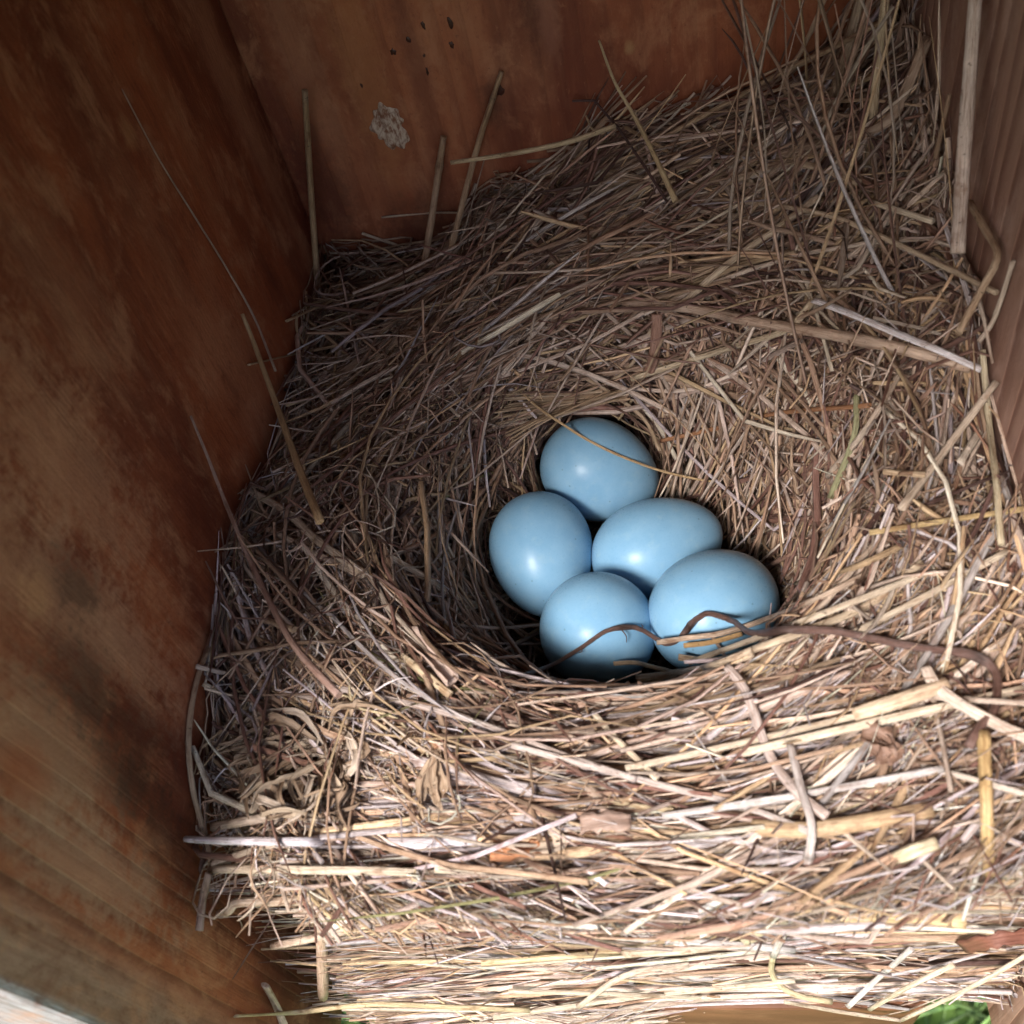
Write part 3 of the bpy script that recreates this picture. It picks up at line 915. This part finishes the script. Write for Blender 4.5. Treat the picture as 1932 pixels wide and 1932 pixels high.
strand('dry_stalk', [on_x(1841, -12, 37.5), on_x(1829, 150, 37), on_x(1816, 330, 36), on_x(1807, 478, 35)], 0.85, (.52, .42, .36), taper=(.9, 1.05), flat=.7, node=(.45,), K=10,
       label='thick pale dry stalk standing against the right panel', cat='stalk', group=G)
strand('grass_stalk', [on_y(1672, -15, 140), on_y(1655, 130, 137), on_y(1640, 300, 130), on_y(1612, 430, 122), on_y(1588, 570, 112)], .62, (.5, .39, .25),
       label='long tan stalk running from the top right down over the back straw', cat='stalk', group=G, flat=.6)
strand('grass_stalk', [on_y(1625, -12, 148), on_y(1600, 90, 146), on_y(1568, 190, 142), on_y(1545, 265, 138)], .75, (.38, .29, .2),
       label='brownish stalk slanting at the top edge left of the corner tangle', cat='stalk', group=G)
strand('grass_stalk', [on_y(1560, -10, 152), on_y(1515, 90, 150), on_y(1478, 155, 148), on_y(1485, 180, 146)], .35, (.42, .3, .2),
       label='thin bent stem crossing bare wood at the top, kinked at its foot', cat='stalk', group=G)
strand('grass_stalk', [on_x(1830, 382, 38.6), on_x(1858, 432, 38.9), on_x(1882, 483, 38.8), on_x(1850, 550, 37), on_x(1808, 628, 34)], .46, (.46, .33, .22),
       label='sharply bent stem resting against the right panel', cat='stem', group=G, n=18)
strand('grass_stalk', [on_x(457, 592, -62.5), on_x(480, 650, -61.5), on_x(520, 760, -58), on_x(560, 872, -53), on_x(604, 985, -47)], .58, (.36, .24, .13), taper=(.5, 1.1), flat=.6,
       label='long brown stalk sloping from the left panel down to the nest rim', cat='stalk', group=G)
strand('hair_grass', [on_x(230, 168, -64.6), on_x(300, 300, -64.5), on_x(365, 405, -64.5), on_x(430, 510, -64.4), on_x(480, 600, -63.5), on_x(520, 700, -60)], .17, (.4, .3, .24), taper=(.4, 1.3),
       label='hair thin grass stem stuck along the left panel, topmost', cat='stem', group=G)
strand('hair_grass', [on_x(360, 785, -64.2), on_x(395, 870, -63.5), on_x(430, 960, -61.5), on_x(480, 1075, -57), on_x(550, 1210, -49), on_x(640, 1312, -41)], .4, (.34, .22, .18), taper=(.4, 1.3),
       label='long thin purplish stem sloping off the left panel across the rim', cat='stem', group=G)
strand('arched_grass', [on_x(556, 1188, -50), on_x(500, 1170, -57), on_x(447, 1161, -63.8), on_x(400, 1212, -64.3), on_x(370, 1290, -64.4), on_x(356, 1390, -64.4), on_x(364, 1490, -64.4), on_x(386, 1570, -63.6), on_x(399, 1625, -62.5)], .42, (.4, .29, .2), taper=(1.1, .9),
       label='grass blade bowed in an arch against the left panel', cat='grass blade', group=G, flat=.7)
strand('curled_twig', [hit(415, 1724, .4), on_x(432, 1718, -60.5), on_x(448, 1704, -59), on_x(520, 1700, -54), on_x(610, 1694, -46.5), hit(700, 1684, 1.6), hit(790, 1680, 1.2)], .62, (.54, .42, .32), node=(.78,),
       label='pale twig with a curled left tip sticking out of the lower nest', cat='twig', group=G, rough=.02)
strand('grey_stalk', [on_x(350, 1583, -64.2), on_x(420, 1586, -58), on_x(560, 1588, -47), hit(640, 1588, 1.6), hit(820, 1591, 1.6), hit(950, 1580, 1.2)], .72, (.62, .58, .62), taper=(.55, 1.1), node=(.5,), K=10,
       label='smooth silvery grey stalk pointing at the left panel from the front rim', cat='stalk', group=G)
strand('dry_grass', [on_x(376, 1756, -63.6), on_x(382, 1700, -63.2), on_x(394, 1648, -61.8)], .55, (.34, .25, .2), flat=.3,
       label='flat brown blade hanging on the left panel below the arched grass', cat='grass blade', group=G)

# creased white straw, twig, rootlet, stem over the egg
strand('creased_straw', list(hits([(1535, 566), (1600, 590), (1690, 628), (1770, 660), (1851, 697)], 6.0)), .66, (.84, .80, .81), flat=.35, roll=.3,
       label='bright white creased straw lying across the right rim', cat='straw', K=6)
strand('creased_straw', list(hits([(1535, 567), (1482, 622), (1380, 655), (1270, 690), (1190, 715)], 4.4)), .55, (.60, .49, .34), flat=.35, roll=.3, K=6,
       label='tan straw running left from the tip of the bright white one', cat='straw')
strand('hooked_twig', list(hits([(1175, 576), (1240, 577), (1310, 583), (1420, 606), (1550, 628), (1700, 658), (1832, 694)], 4.0)), .8, (.47, .34, .25), node=(.2, .45, .75), K=8,
       label='long jointed twig lying across the back of the cup rim', cat='twig')
strand('bark_sliver', list(hits([(1239, 592), (1238, 640), (1232, 680), (1222, 706)], 4.0)), .95, (.3, .17, .12), flat=.4,
       label='short brown bark sliver hanging below the long jointed twig', cat='bark')
def near_smooth(P, lift=0.0):
    d = np.linalg.norm(P, axis=1); q = d.copy()
    for _ in range(10):
        q[1:-1] = np.minimum(q[1:-1], np.maximum((q[:-2] + q[2:]) / 2 + .15, 0))
    return P * (q / d)[:, None]
root_px = [(896, 1372), (900, 1340), (911, 1320), (925, 1303), (985, 1275), (1040, 1255), (1094, 1221), (1135, 1192), (1166, 1182), (1200, 1184), (1232, 1202), (1251, 1213), (1275, 1203), (1300, 1173), (1325, 1156),
           (1352, 1160), (1379, 1171), (1410, 1190), (1480, 1185), (1560, 1186), (1616, 1196), (1716, 1216), (1816, 1229), (1861, 1251), (1876, 1286), (1871, 1336), (1846, 1371), (1828, 1410)]
RP = near_smooth(np.array([hit(u, v, .75 + 2.6 * min(1, max(0, (u - 1370) / 80)) + 1.6 * min(1, max(0, (930 - u) / 40))) for u, v in spline(np.array(root_px, float), 70)]))
rt = empty('curly_rootlet'); rt.location = (0, 0, HEIGHT)
tag(rt, 'curly reddish brown rootlet arching over the two front eggs', 'rootlet')
strand('root', RP, .38, (.14, .08, .065), rt, n=170, taper=(.6, 1.4), rough=.03, node=(.12, .3, .47, .66, .83))
for (a, b_) in (((1170, 1185), (1182, 1212)), ((1094, 1222), (1092, 1232)), ((1319, 1158), (1321, 1168)), ((1351, 1161), (1356, 1168)), ((1205, 1186), (1210, 1178))):
    p = hit(*a, .8); q = hit(*b_, .7)
    strand('root_hair', [p, (p + q) / 2 + np.array([.4, -.2, .1]), q], .13, (.2, .11, .08), rt, K=4, taper=(1, .5))
strand('thin_grass', near_smooth(hits([(960, 715), (985, 742), (1020, 772), (1055, 796), (1100, 825), (1150, 851), (1200, 872), (1250, 889), (1310, 903), (1378, 913)], .45)), .22, (.56, .4, .22), n=60,
       label='thin golden stem lying across the rearmost egg', cat='stem')
strand('jointed_root', list(hits([(1090, 1330), (1150, 1318), (1230, 1320), (1310, 1330), (1370, 1325), (1450, 1290), (1500, 1262)], 1.5)), .5, (.5, .34, .26), n=40,
       label='wavy light brown root lying on the front rim below the eggs', cat='root')

# straws that belong to the weave but stand out
def part(pp, r, colr, lift=1.6, flat=.5, name='straw', **kw):
    strand(name, list(hits(pp, lift + .6)), r * .8, colr, nest, flat=flat, **kw)
part([(1240, 1212), (1300, 1203), (1360, 1195), (1440, 1170), (1540, 1130), (1640, 1080)], .5, (.55, .42, .32), 1.8)
part([(1290, 1218), (1340, 1212), (1400, 1196)], .45, (.58, .38, .18), 1.3)
part([(1280, 1240), (1350, 1246), (1430, 1222), (1520, 1190), (1640, 1140), (1740, 1060)], .6, (.58, .47, .34), 2.2)
part([(1340, 1195), (1362, 1228), (1372, 1250)], .3, (.5, .36, .28), 1.4)
part([(1158, 1252), (1196, 1250), (1230, 1258), (1268, 1268)], .42, (.5, .38, .26), 1.4)
part([(1200, 1282), (1270, 1272), (1350, 1256), (1420, 1230)], .8, (.55, .44, .32), 2.0)
part([(735, 1051), (795, 1085), (850, 1121), (930, 1153)], .62, (.6, .49, .37), 1.8)
part([(500, 994), (575, 1034), (685, 1088)], .6, (.52, .41, .32), 2.0)
part([(470, 925), (540, 965), (600, 1020), (690, 1085)], .75, (.52, .42, .32), 2.4)
part([(460, 1218), (520, 1238), (600, 1262), (672, 1288)], 1.5, (.22, .16, .12), 1.4, flat=.5, name='woody_stem', K=10)
part([(785, 1205), (805, 1235), (840, 1275)], 1.1, (.42, .31, .26), 1.6, flat=.5, name='broken_stem', taper=(1.3, .6))
part([(758, 1238), (800, 1270), (850, 1312)], .7, (.62, .5, .34), 2.4)
part([(370, 1257), (450, 1277), (560, 1310), (640, 1330)], .42, (.5, .4, .34), 2.0)
part([(383, 1290), (450, 1325), (550, 1375)], .42, (.56, .45, .33), 2.0)
part([(600, 1290), (760, 1325), (900, 1362), (1050, 1420), (1200, 1470)], .5, (.5, .42, .38), 2.4)
part([(395, 1640), (560, 1641), (760, 1645), (900, 1655), (1050, 1662)], .62, (.62, .52, .4), 2.0)
part([(398, 1630), (440, 1615), (520, 1592)], .5, (.56, .46, .36), 2.2)
part([(400, 1560), (480, 1546), (560, 1530), (640, 1500)], .7, (.55, .45, .36), 2.0)
part([(615, 1755), (700, 1705), (790, 1652)], .72, (.80, .74, .66), 2.8, flat=.3)
part([(780, 1652), (850, 1672), (920, 1712), (960, 1760)], .75, (.6, .48, .3), 2.4)
part([(512, 1785), (600, 1768), (700, 1742), (800, 1720)], .62, (.58, .46, .36), 2.4)
part([(445, 1917), (560, 1910), (700, 1895), (860, 1900), (1000, 1906)], .45, (.62, .5, .3), 3.0)
part([(500, 1858), (520, 1895), (540, 1945)], .85, (.52, .4, .3), 3.0, name='broken_stem')
part([(605, 1680), (607, 1760), (610, 1880)], 1.05, (.56, .4, .3), .3, flat=1, name='stem')
part([(775, 1435), (850, 1452), (930, 1478), (1010, 1492)], 1.0, (.50, .44, .44), 2.0, flat=.6, name='stem', K=10)
part([(966, 1406), (1116, 1446), (1266, 1486), (1400, 1520), (1531, 1571)], .5, (.58, .5, .46), 2.6)
part([(1120, 1345), (1155, 1385), (1240, 1470)], .45, (.66, .56, .42), 2.8)
part([(1400, 1776), (1516, 1716), (1616, 1656), (1711, 1611), (1768, 1590)], .85, (.68, .6, .42), 3.0, flat=.35)
part([(1490, 1400), (1511, 1486), (1531, 1556), (1526, 1616), (1516, 1666), (1491, 1731), (1458, 1806)], .55, (.56, .5, .47), 3.2, node=(.5, .8))
part([(1458, 1806), (1456, 1835), (1475, 1862), (1512, 1880), (1570, 1890)], .5, (.66, .56, .36), 2.8)
part([(1500, 1738), (1600, 1730), (1720, 1728), (1822, 1738)], 1.0, (.58, .43, .24), 2.4, flat=.35, K=10)
part([(1856, 1381), (1861, 1516), (1866, 1651)], 0.8, (.5, .35, .17), 3.0, flat=.8, name='stem', K=10)
part([(1746, 1258), (1765, 1292), (1806, 1325), (1866, 1358), (1945, 1395)], 0.85, (.6, .5, .42), 3.2, flat=.25, name='blade')
part([(1611, 1348), (1700, 1320), (1786, 1291)], 1.0, (.58, .45, .32), 2.8, flat=.9, name='hollow_stem', K=10)
part([(1421, 1560), (1500, 1566), (1600, 1556), (1757, 1527)], 1.05, (.46, .33, .2), 2.0, flat=.7, name='hollow_stem', K=10)
part([(1854, 660), (1865, 788), (1878, 896), (1889, 1028)], .5, (.6, .52, .36), 5.0, flat=.8, name='stem')
part([(1370, 1255), (1410, 1310), (1450, 1420), (1500, 1490), (1560, 1540)], .7, (.55, .46, .42), 2.8, flat=.4, name='blade')
part([(1090, 1900), (1180, 1840), (1300, 1820)], .5, (.6, .5, .4), 2.4)
for (u0, v0, u1, v1, r_, c_) in ((540, 606, 770, 520, .42, TAN), (683, 440, 860, 520, .36, PALE), (470, 688, 650, 650, .4, TAN), (640, 745, 800, 600, .3, TAN), (560, 590, 580, 660, .35, TAN), (720, 410, 960, 405, .25, PALE), (700, 540, 745, 470, .4, BRN), (635, 655, 640, 850, .35, TAN), (860, 720, 880, 560, .35, TAN), (1085, 330, 1330, 345, .5, TAN), (1180, 240, 1370, 380, .5, TAN), (1250, 250, 1420, 430, .45, TAN), (1440, 350, 1230, 620, .35, PALE), (1600, 640, 1500, 520, .3, PALE), (1330, 205, 1480, 290, .5, TAN), (1500, 470, 1570, 700, .35, PALE), (1700, 340, 1500, 470, .45, TAN), (930, 1920, 1500, 1850, .45, PALE), (960, 1870, 1400, 1885, .4, PALE), (1600, 1900, 1720, 1790, .5, GREY), (1640, 1905, 1800, 1820, .45, PALE),
                                 (1700, 1925, 1940, 1800, .4, PALE), (1480, 1890, 1700, 1925, .35, PALE), (1170, 1800, 1400, 1776, .6, PALE), (1000, 1760, 1500, 1792, .55, GREY),
                                 (820, 1640, 1300, 1668, .6, PALE), (1250, 1540, 1780, 1450, .5, GREY), (1590, 1720, 1760, 1650, .8, GREY), (1700, 1680, 1940, 1640, .7, GREY),
                                 (1180, 1450, 1700, 1330, .5, PALE), (1400, 1420, 1932, 1300, .6, PALE), (1300, 1250, 1750, 1080, .5, PALE), (1640, 1005, 1932, 960, .45, YEL),
                                 (1500, 1100, 1700, 1030, .5, TAN), (1600, 1200, 1900, 1040, .5, PALE)):
    um, vm = (u0 + u1) / 2 + random.uniform(-10, 10), (v0 + v1) / 2 + random.uniform(-8, 8)
    part([(u0, v0), (um, vm), (u1, v1)], r_, c_, 2.6, flat=.5)
for pp, r_, c_, lf, fl_ in (
        (((1750, 70), (1706, 175), (1666, 235), (1566, 265), (1466, 292)), 1.0, (.42, .31, .23), 3.5, .3),
        (((1386, 340), (1466, 310), (1541, 315), (1621, 345)), .85, (.5, .38, .27), 4.0, .4),
        (((1546, 370), (1466, 430), (1376, 495), (1291, 570)), .7, (.62, .5, .36), 4.4, .4),
        (((1346, 375), (1446, 385), (1536, 400), (1616, 425), (1776, 500), (1880, 552)), .5, (.58, .45, .32), 4.4, .9),
        (((1051, 410), (1131, 410), (1216, 425), (1316, 397), (1446, 425), (1606, 452)), .85, (.46, .35, .26), 3.0, .7),
        (((1331, 300), (1366, 345), (1401, 400)), .7, (.5, .4, .33), 4.0, .6),
        (((1108, 390), (1110, 470), (1106, 560)), .28, (.36, .22, .15), 4.0, 1),
        (((1246, 832), (1366, 805), (1466, 780), (1641, 765)), .5, (.40, .2, .1), 2.4, .7),
        (((1616, 745), (1611, 825), (1566, 940)), .5, (.34, .34, .19), 2.6, .5),
        (((1641, 380), (1761, 418)), .55, (.6, .5, .38), 4.5, .9),
        (((1912, 492), (1876, 600), (1846, 645)), .4, (.66, .56, .46), 4.5, .4),
        (((1858, 798), (1811, 872)), .6, (.66, .58, .48), 3.4, .4),
        (((1666, 890), (1746, 896)), .5, (.46, .34, .22), 3.0, .8),
        (((640, 712), (700, 668), (760, 640), (830, 625)), 1.5, (.34, .24, .17), 2.2, .25),
        (((1700, 700), (1640, 800), (1560, 900)), .5, (.52, .42, .33), 3.0, .5),
        (((1880, 720), (1790, 840), (1700, 960)), .6, (.56, .46, .36), 3.2, .5),
        (((1080, 700), (1150, 740), (1215, 790), (1245, 850)), .4, (.5, .37, .25), 2.4, .7),
        (((1230, 620), (1180, 700), (1090, 745)), .4, (.54, .42, .29), 2.4, .7)):
    part(pp, r_, c_, lf, flat=fl_)
# wheat-like fans of fine stems at the back
for (cx_, cy_, ex, ey, nn, sp) in ((1440, 470, 1235, 560, 16, 46), (1250, 350, 1070, 330, 14, 44), (1130, 745, 940, 790, 16, 60)):
    Ps = []
    for i in range(nn):
        t = i / (nn - 1) - .5
        q = hits([(cx_ + random.uniform(-25, 60), cy_ + random.uniform(-10, 8)), ((cx_ + ex) / 2, (cy_ + ey) / 2 + t * sp * .8), (ex + random.uniform(-25, 25) + t * 20, ey + t * sp * 1.5)], 3.4)
        Ps.append(spline(q, 10))
    Ps = np.array(Ps)
    individual('fine_stem', Ps, np.full(Ps.shape[:2], .27) * np.linspace(1.2, .7, 10)[None, :], palette(nn, 'fine') * .35 + np.array([.32, .24, .15]), np.full(nn, .5), rng.normal(0, .5, nn), np.zeros(nn))

# ------------------------------------------------------------------ papery leaf clump, bark flakes, dead leaf
k = NT('papery_leaf')
tc = k.n('ShaderNodeTexCoord')
P_ = k.vmul(tc.outputs['Object'], (1000, 1000, 1000))
uvn = k.n('ShaderNodeAttribute', attribute_name='fibre')
tn = k.n('ShaderNodeAttribute', attribute_name='tint')
vein = k.noise(k.vmul(uvn.outputs['Vector'], (0.15, 9.0, 10)), 1.0, 3, .6)
c = k.mix(k.ramp(vein, .35, .7, 0, .6), tn.outputs['Color'], (.5, .38, .28, 1), 'MULTIPLY')
k.l(c, k.b.inputs['Base Color']); k.b.inputs['Roughness'].default_value = .6
k.bump(vein, .7, .0003)
mat_leaf = k.m

def leaf_mesh(name, pts, w, curl, colr, roll=0.0, n=18, m=5, thick=.06, ragged=.25, wmode='leaf'):
    P = spline(pts, n)
    T = np.gradient(P, axis=0); T /= np.linalg.norm(T, axis=1)[:, None]
    up = np.array([0, -.35, .93])
    B = np.cross(T, up); B /= np.linalg.norm(B, axis=1)[:, None]; Nn = np.cross(B, T)
    s = np.linspace(0, 1, n)
    prof = np.sin(np.clip(s * .9 + .08, 0, 1) * math.pi) ** .6 if wmode == 'leaf' else np.ones(n)
    ang = roll + np.linspace(0, 1, n) * random.uniform(-1.2, 1.2)
    V = []; F = []
    for side in (0, 1):
        for i in range(n):
            b = B[i] * math.cos(ang[i]) + Nn[i] * math.sin(ang[i]); nn = Nn[i] * math.cos(ang[i]) - B[i] * math.sin(ang[i])
            for j in range(m):
                t = (j / (m - 1) - .5) * 2
                ww = w * prof[i] * (1 + (random.uniform(-ragged, ragged) if side == 0 and abs(t) == 1 else 0))
                a = t * curl
                off = b * ww * (math.sin(a) / curl if curl else t) + nn * ww * ((1 - math.cos(a)) / curl if curl else 0)
                if side == 0: V.append(P[i] + off)
                else: V.append(V[i * m + j] - nn * thick)
    o1 = n * m
    for i in range(n - 1):
        for j in range(m - 1):
            a = i * m + j
            F.append((a, a + 1, a + m + 1, a + m)); F.append((o1 + a, o1 + a + m, o1 + a + m + 1, o1 + a + 1))
        F.append((i * m, i * m + m, o1 + i * m + m, o1 + i * m)); a = i * m + m - 1
        F.append((a, o1 + a, o1 + a + m, a + m))
    for i in (0, n - 1):
        for j in range(m - 1):
            a = i * m + j; q = (a, o1 + a, o1 + a + 1, a + 1)
            F.append(q if i == 0 else q[::-1])
    me = bpy.data.meshes.new(name)
    me.from_pydata([tuple(v * .001) for v in V], [], F)
    sd = random.uniform(0, 20)
    q = np.arange(len(V)) % o1
    fa = me.attributes.new('fibre', 'FLOAT_VECTOR', 'POINT')
    fa.data.foreach_set('vector', np.stack([(q // m) * 1.5, (q % m) / (m - 1), np.full(len(V), sd)], 1).astype(np.float32).ravel())
    ta = me.attributes.new('tint', 'FLOAT_COLOR', 'POINT')
    cc = np.ones((len(V), 4), np.float32); cc[:, :3] = np.array(colr)[None, :] * rng.uniform(.85, 1.1, (len(V), 1))
    ta.data.foreach_set('color', cc.ravel())
    for p in me.polygons: p.use_smooth = True
    return me

clump = empty('leaf_clump'); clump.location = (0, 0, HEIGHT)
tag(clump, 'crumpled papery grass base with torn curling leaves on the front left rim', 'leaf clump')
bx = [((590, 1395), (540, 1385), (470, 1395), (405, 1425)), ((600, 1400), (540, 1420), (470, 1425), (440, 1455)), ((610, 1410), (560, 1440), (500, 1480), (445, 1500)),
      ((615, 1420), (590, 1460), (570, 1500), (600, 1545)), ((620, 1440), (640, 1480), (655, 1520), (640, 1560)), ((600, 1440), (560, 1480), (510, 1500), (480, 1540)),
      ((640, 1400), (690, 1420), (660, 1460), (640, 1480)), ((560, 1400), (500, 1440), (470, 1470), (460, 1520)), ((540, 1540), (590, 1520), (630, 1470), (640, 1420)),
      ((620, 1470), (610, 1500), (600, 1525), (595, 1540)), ((500, 1460), (512, 1490), (520, 1515), (528, 1530)), ((645, 1475), (665, 1500), (650, 1530), (663, 1570)),
      ((480, 1500), (520, 1520), (560, 1540), (600, 1530)), ((620, 1380), (650, 1350), (700, 1340), (740, 1350)), ((440, 1400), (480, 1375), (540, 1372), (600, 1400))]
bx = bx + [tuple((u + random.uniform(-30, 30), v + random.uniform(-28, 28)) for u, v in pp) for pp in bx * 3]
for i, pp in enumerate(bx):
    q = hits(pp, 3.2) + np.array([[0, 0, 0], [0, 0, random.uniform(.3, 2)], [0, 0, random.uniform(0, 2)], [0, 0, random.uniform(-.5, 1.5)]])
    cl = random.choice([(.36, .26, .18), (.42, .33, .24), (.26, .18, .12), (.5, .41, .33)])
    link('torn_leaf', leaf_mesh('torn_leaf', q, random.uniform(.14, .62) if i > 14 else random.uniform(.5, 1.1), random.uniform(.4, 1.6), cl, random.uniform(-.9, .9)), mat_leaf, clump)
clump2 = empty('leaf_clump'); clump2.location = (0, 0, HEIGHT)
tag(clump2, 'small tuft of split papery leaves with brown bud right of the big clump', 'leaf clump')
for pp in (((820, 1395), (825, 1430), (805, 1470), (790, 1530)), ((825, 1400), (815, 1450), (820, 1490), (835, 1530)), ((830, 1420), (800, 1460), (795, 1500), (800, 1545)), ((825, 1440), (835, 1480), (830, 1500), (825, 1520))):
    link('torn_leaf', leaf_mesh('torn_leaf', hits(pp, 3.2), random.uniform(.7, 1.2), 1.2, (.42, .31, .22), random.uniform(-.5, .5)), mat_leaf, clump2)
strand('bud', list(hits([(812, 1385), (824, 1398), (832, 1415)], 2.6)), 1.15, (.30, .16, .09), clump2, K=10, taper=(.7, 1.0))

def flake(pp, w, colr, label, lift=3.0, curl=.3, name='bark_flake', cat='bark'):
    me = leaf_mesh(name, hits(pp, lift), w, curl, colr, 0.2, n=12, thick=.5, ragged=.35, wmode='flat')
    o = link(name, me, mat_leaf); o.location = (0, 0, HEIGHT)
    tag(o, label, cat)
flake(((925, 1605), (960, 1606), (990, 1603), (1020, 1598)), .85, (.50, .22, .1), 'orange brown bark flake lodged in the straw of the front face')
flake(((1541, 1686), (1570, 1655), (1597, 1616)), .5, (.58, .28, .12), 'narrow orange sliver slanting in the straw at lower right')
flake(((1095, 1556), (1140, 1550), (1190, 1546)), 1.0, (.38, .27, .22), 'dull brown bark chip lying flat above the orange flake')
flake(((1030, 1560), (1060, 1590), (1000, 1600)), .6, (.55, .44, .34), 'curled pale husk beside the orange bark flake')
flake(((1815, 1790), (1870, 1775), (1945, 1765)), 0.8, (.19, .075, .05), 'dark red bark strip at the right edge near the bottom')
flake(((1415, 335), (1470, 345), (1515, 360)), 1.7, (.36, .26, .18), 'wide brown leaf blade folded on the back pile', name='dry_leaf', cat='leaf')
flake(((1375, 318), (1400, 326), (1425, 350)), 1.0, (.4, .31, .22), 'small split leaf left of the wide brown blade', name='dry_leaf', cat='leaf')
flake(((772, 1196), (800, 1225), (830, 1262), (852, 1290)), 1.5, (.5, .38, .32), 'pale papery husk on the rim left of the front egg', name='papery_husk', cat='husk', lift=3.4, curl=1.6)
dl = empty('dead_leaf'); dl.location = (0, 0, HEIGHT)
tag(dl, 'crumbled brown dead leaf caught on the right of the front rim', 'leaf')
for pp, w in ((((1625, 1385), (1660, 1395), (1690, 1412)), 1.7), (((1640, 1410), (1670, 1425), (1688, 1440)), 1.3), (((1655, 1380), (1665, 1410), (1650, 1440)), 1.1), (((1685, 1400), (1690, 1420), (1680, 1445)), .9)):
    link('leaf_piece', leaf_mesh('leaf_piece', hits(pp, 3.4), w, 1.3, (.22, .13, .09), random.uniform(-.6, .6), n=10, ragged=.4), mat_leaf, dl)

# ------------------------------------------------------------------ lawn below
k = NT('lawn_soil')
tc = k.n('ShaderNodeTexCoord')
n = k.noise(tc.outputs['Object'], 14, 5, .7); n2 = k.noise(tc.outputs['Object'], 1.1, 3, .5)
c = k.mix(k.ramp(n, .35, .65), br(58, 84, 34), br(120, 152, 70)); c = k.mix(k.ramp(n2, .4, .65, 0, .5), c, br(96, 110, 50))
k.l(c, k.b.inputs['Base Color']); k.b.inputs['Roughness'].default_value = .9
me = bpy.data.meshes.new('ground'); q = 200
me.from_pydata([(-q, -q, 0), (q, -q, 0), (q, q, 0), (-q, q, 0)], [], [(0, 1, 2, 3)])
tag(link('ground', me, k.m), 'green lawn under the nest box', None, None, 'structure')
k = NT('lawn_leaf')
tn = k.n('ShaderNodeAttribute', attribute_name='tint'); k.l(tn.outputs['Color'], k.b.inputs['Base Color']); k.b.inputs['Roughness'].default_value = .5
M = 7000
gx = rng.uniform(-.75, .6, M) * 1000; gy = rng.uniform(0, .9, M) * 1000
s = np.linspace(0, 1, 4)
hh = rng.uniform(30, 90, M)
dx = rng.normal(0, 30, M); dy = rng.normal(0, 30, M)
P = np.stack([gx[:, None] + dx[:, None] * s ** 2, gy[:, None] + dy[:, None] * s ** 2, hh[:, None] * s], 2)
R = (rng.uniform(3, 9, M)[:, None] * np.array([.7, 1, .8, .1])[None, :])
gc = np.array([.10, .16, .055])[None, :] * rng.uniform(.5, 2.2, (M, 1)) * rng.normal(1, .1, (M, 3))
me = strand_mesh('lawn_grass', P, R, gc.clip(.01, .7), np.full(M, .12), rng.uniform(0, 3, M), rng.normal(0, .5, M), 4)
tag(link('lawn_grass', me, k.m), 'blurred green grass and clover below the box', 'grass', None, 'stuff')
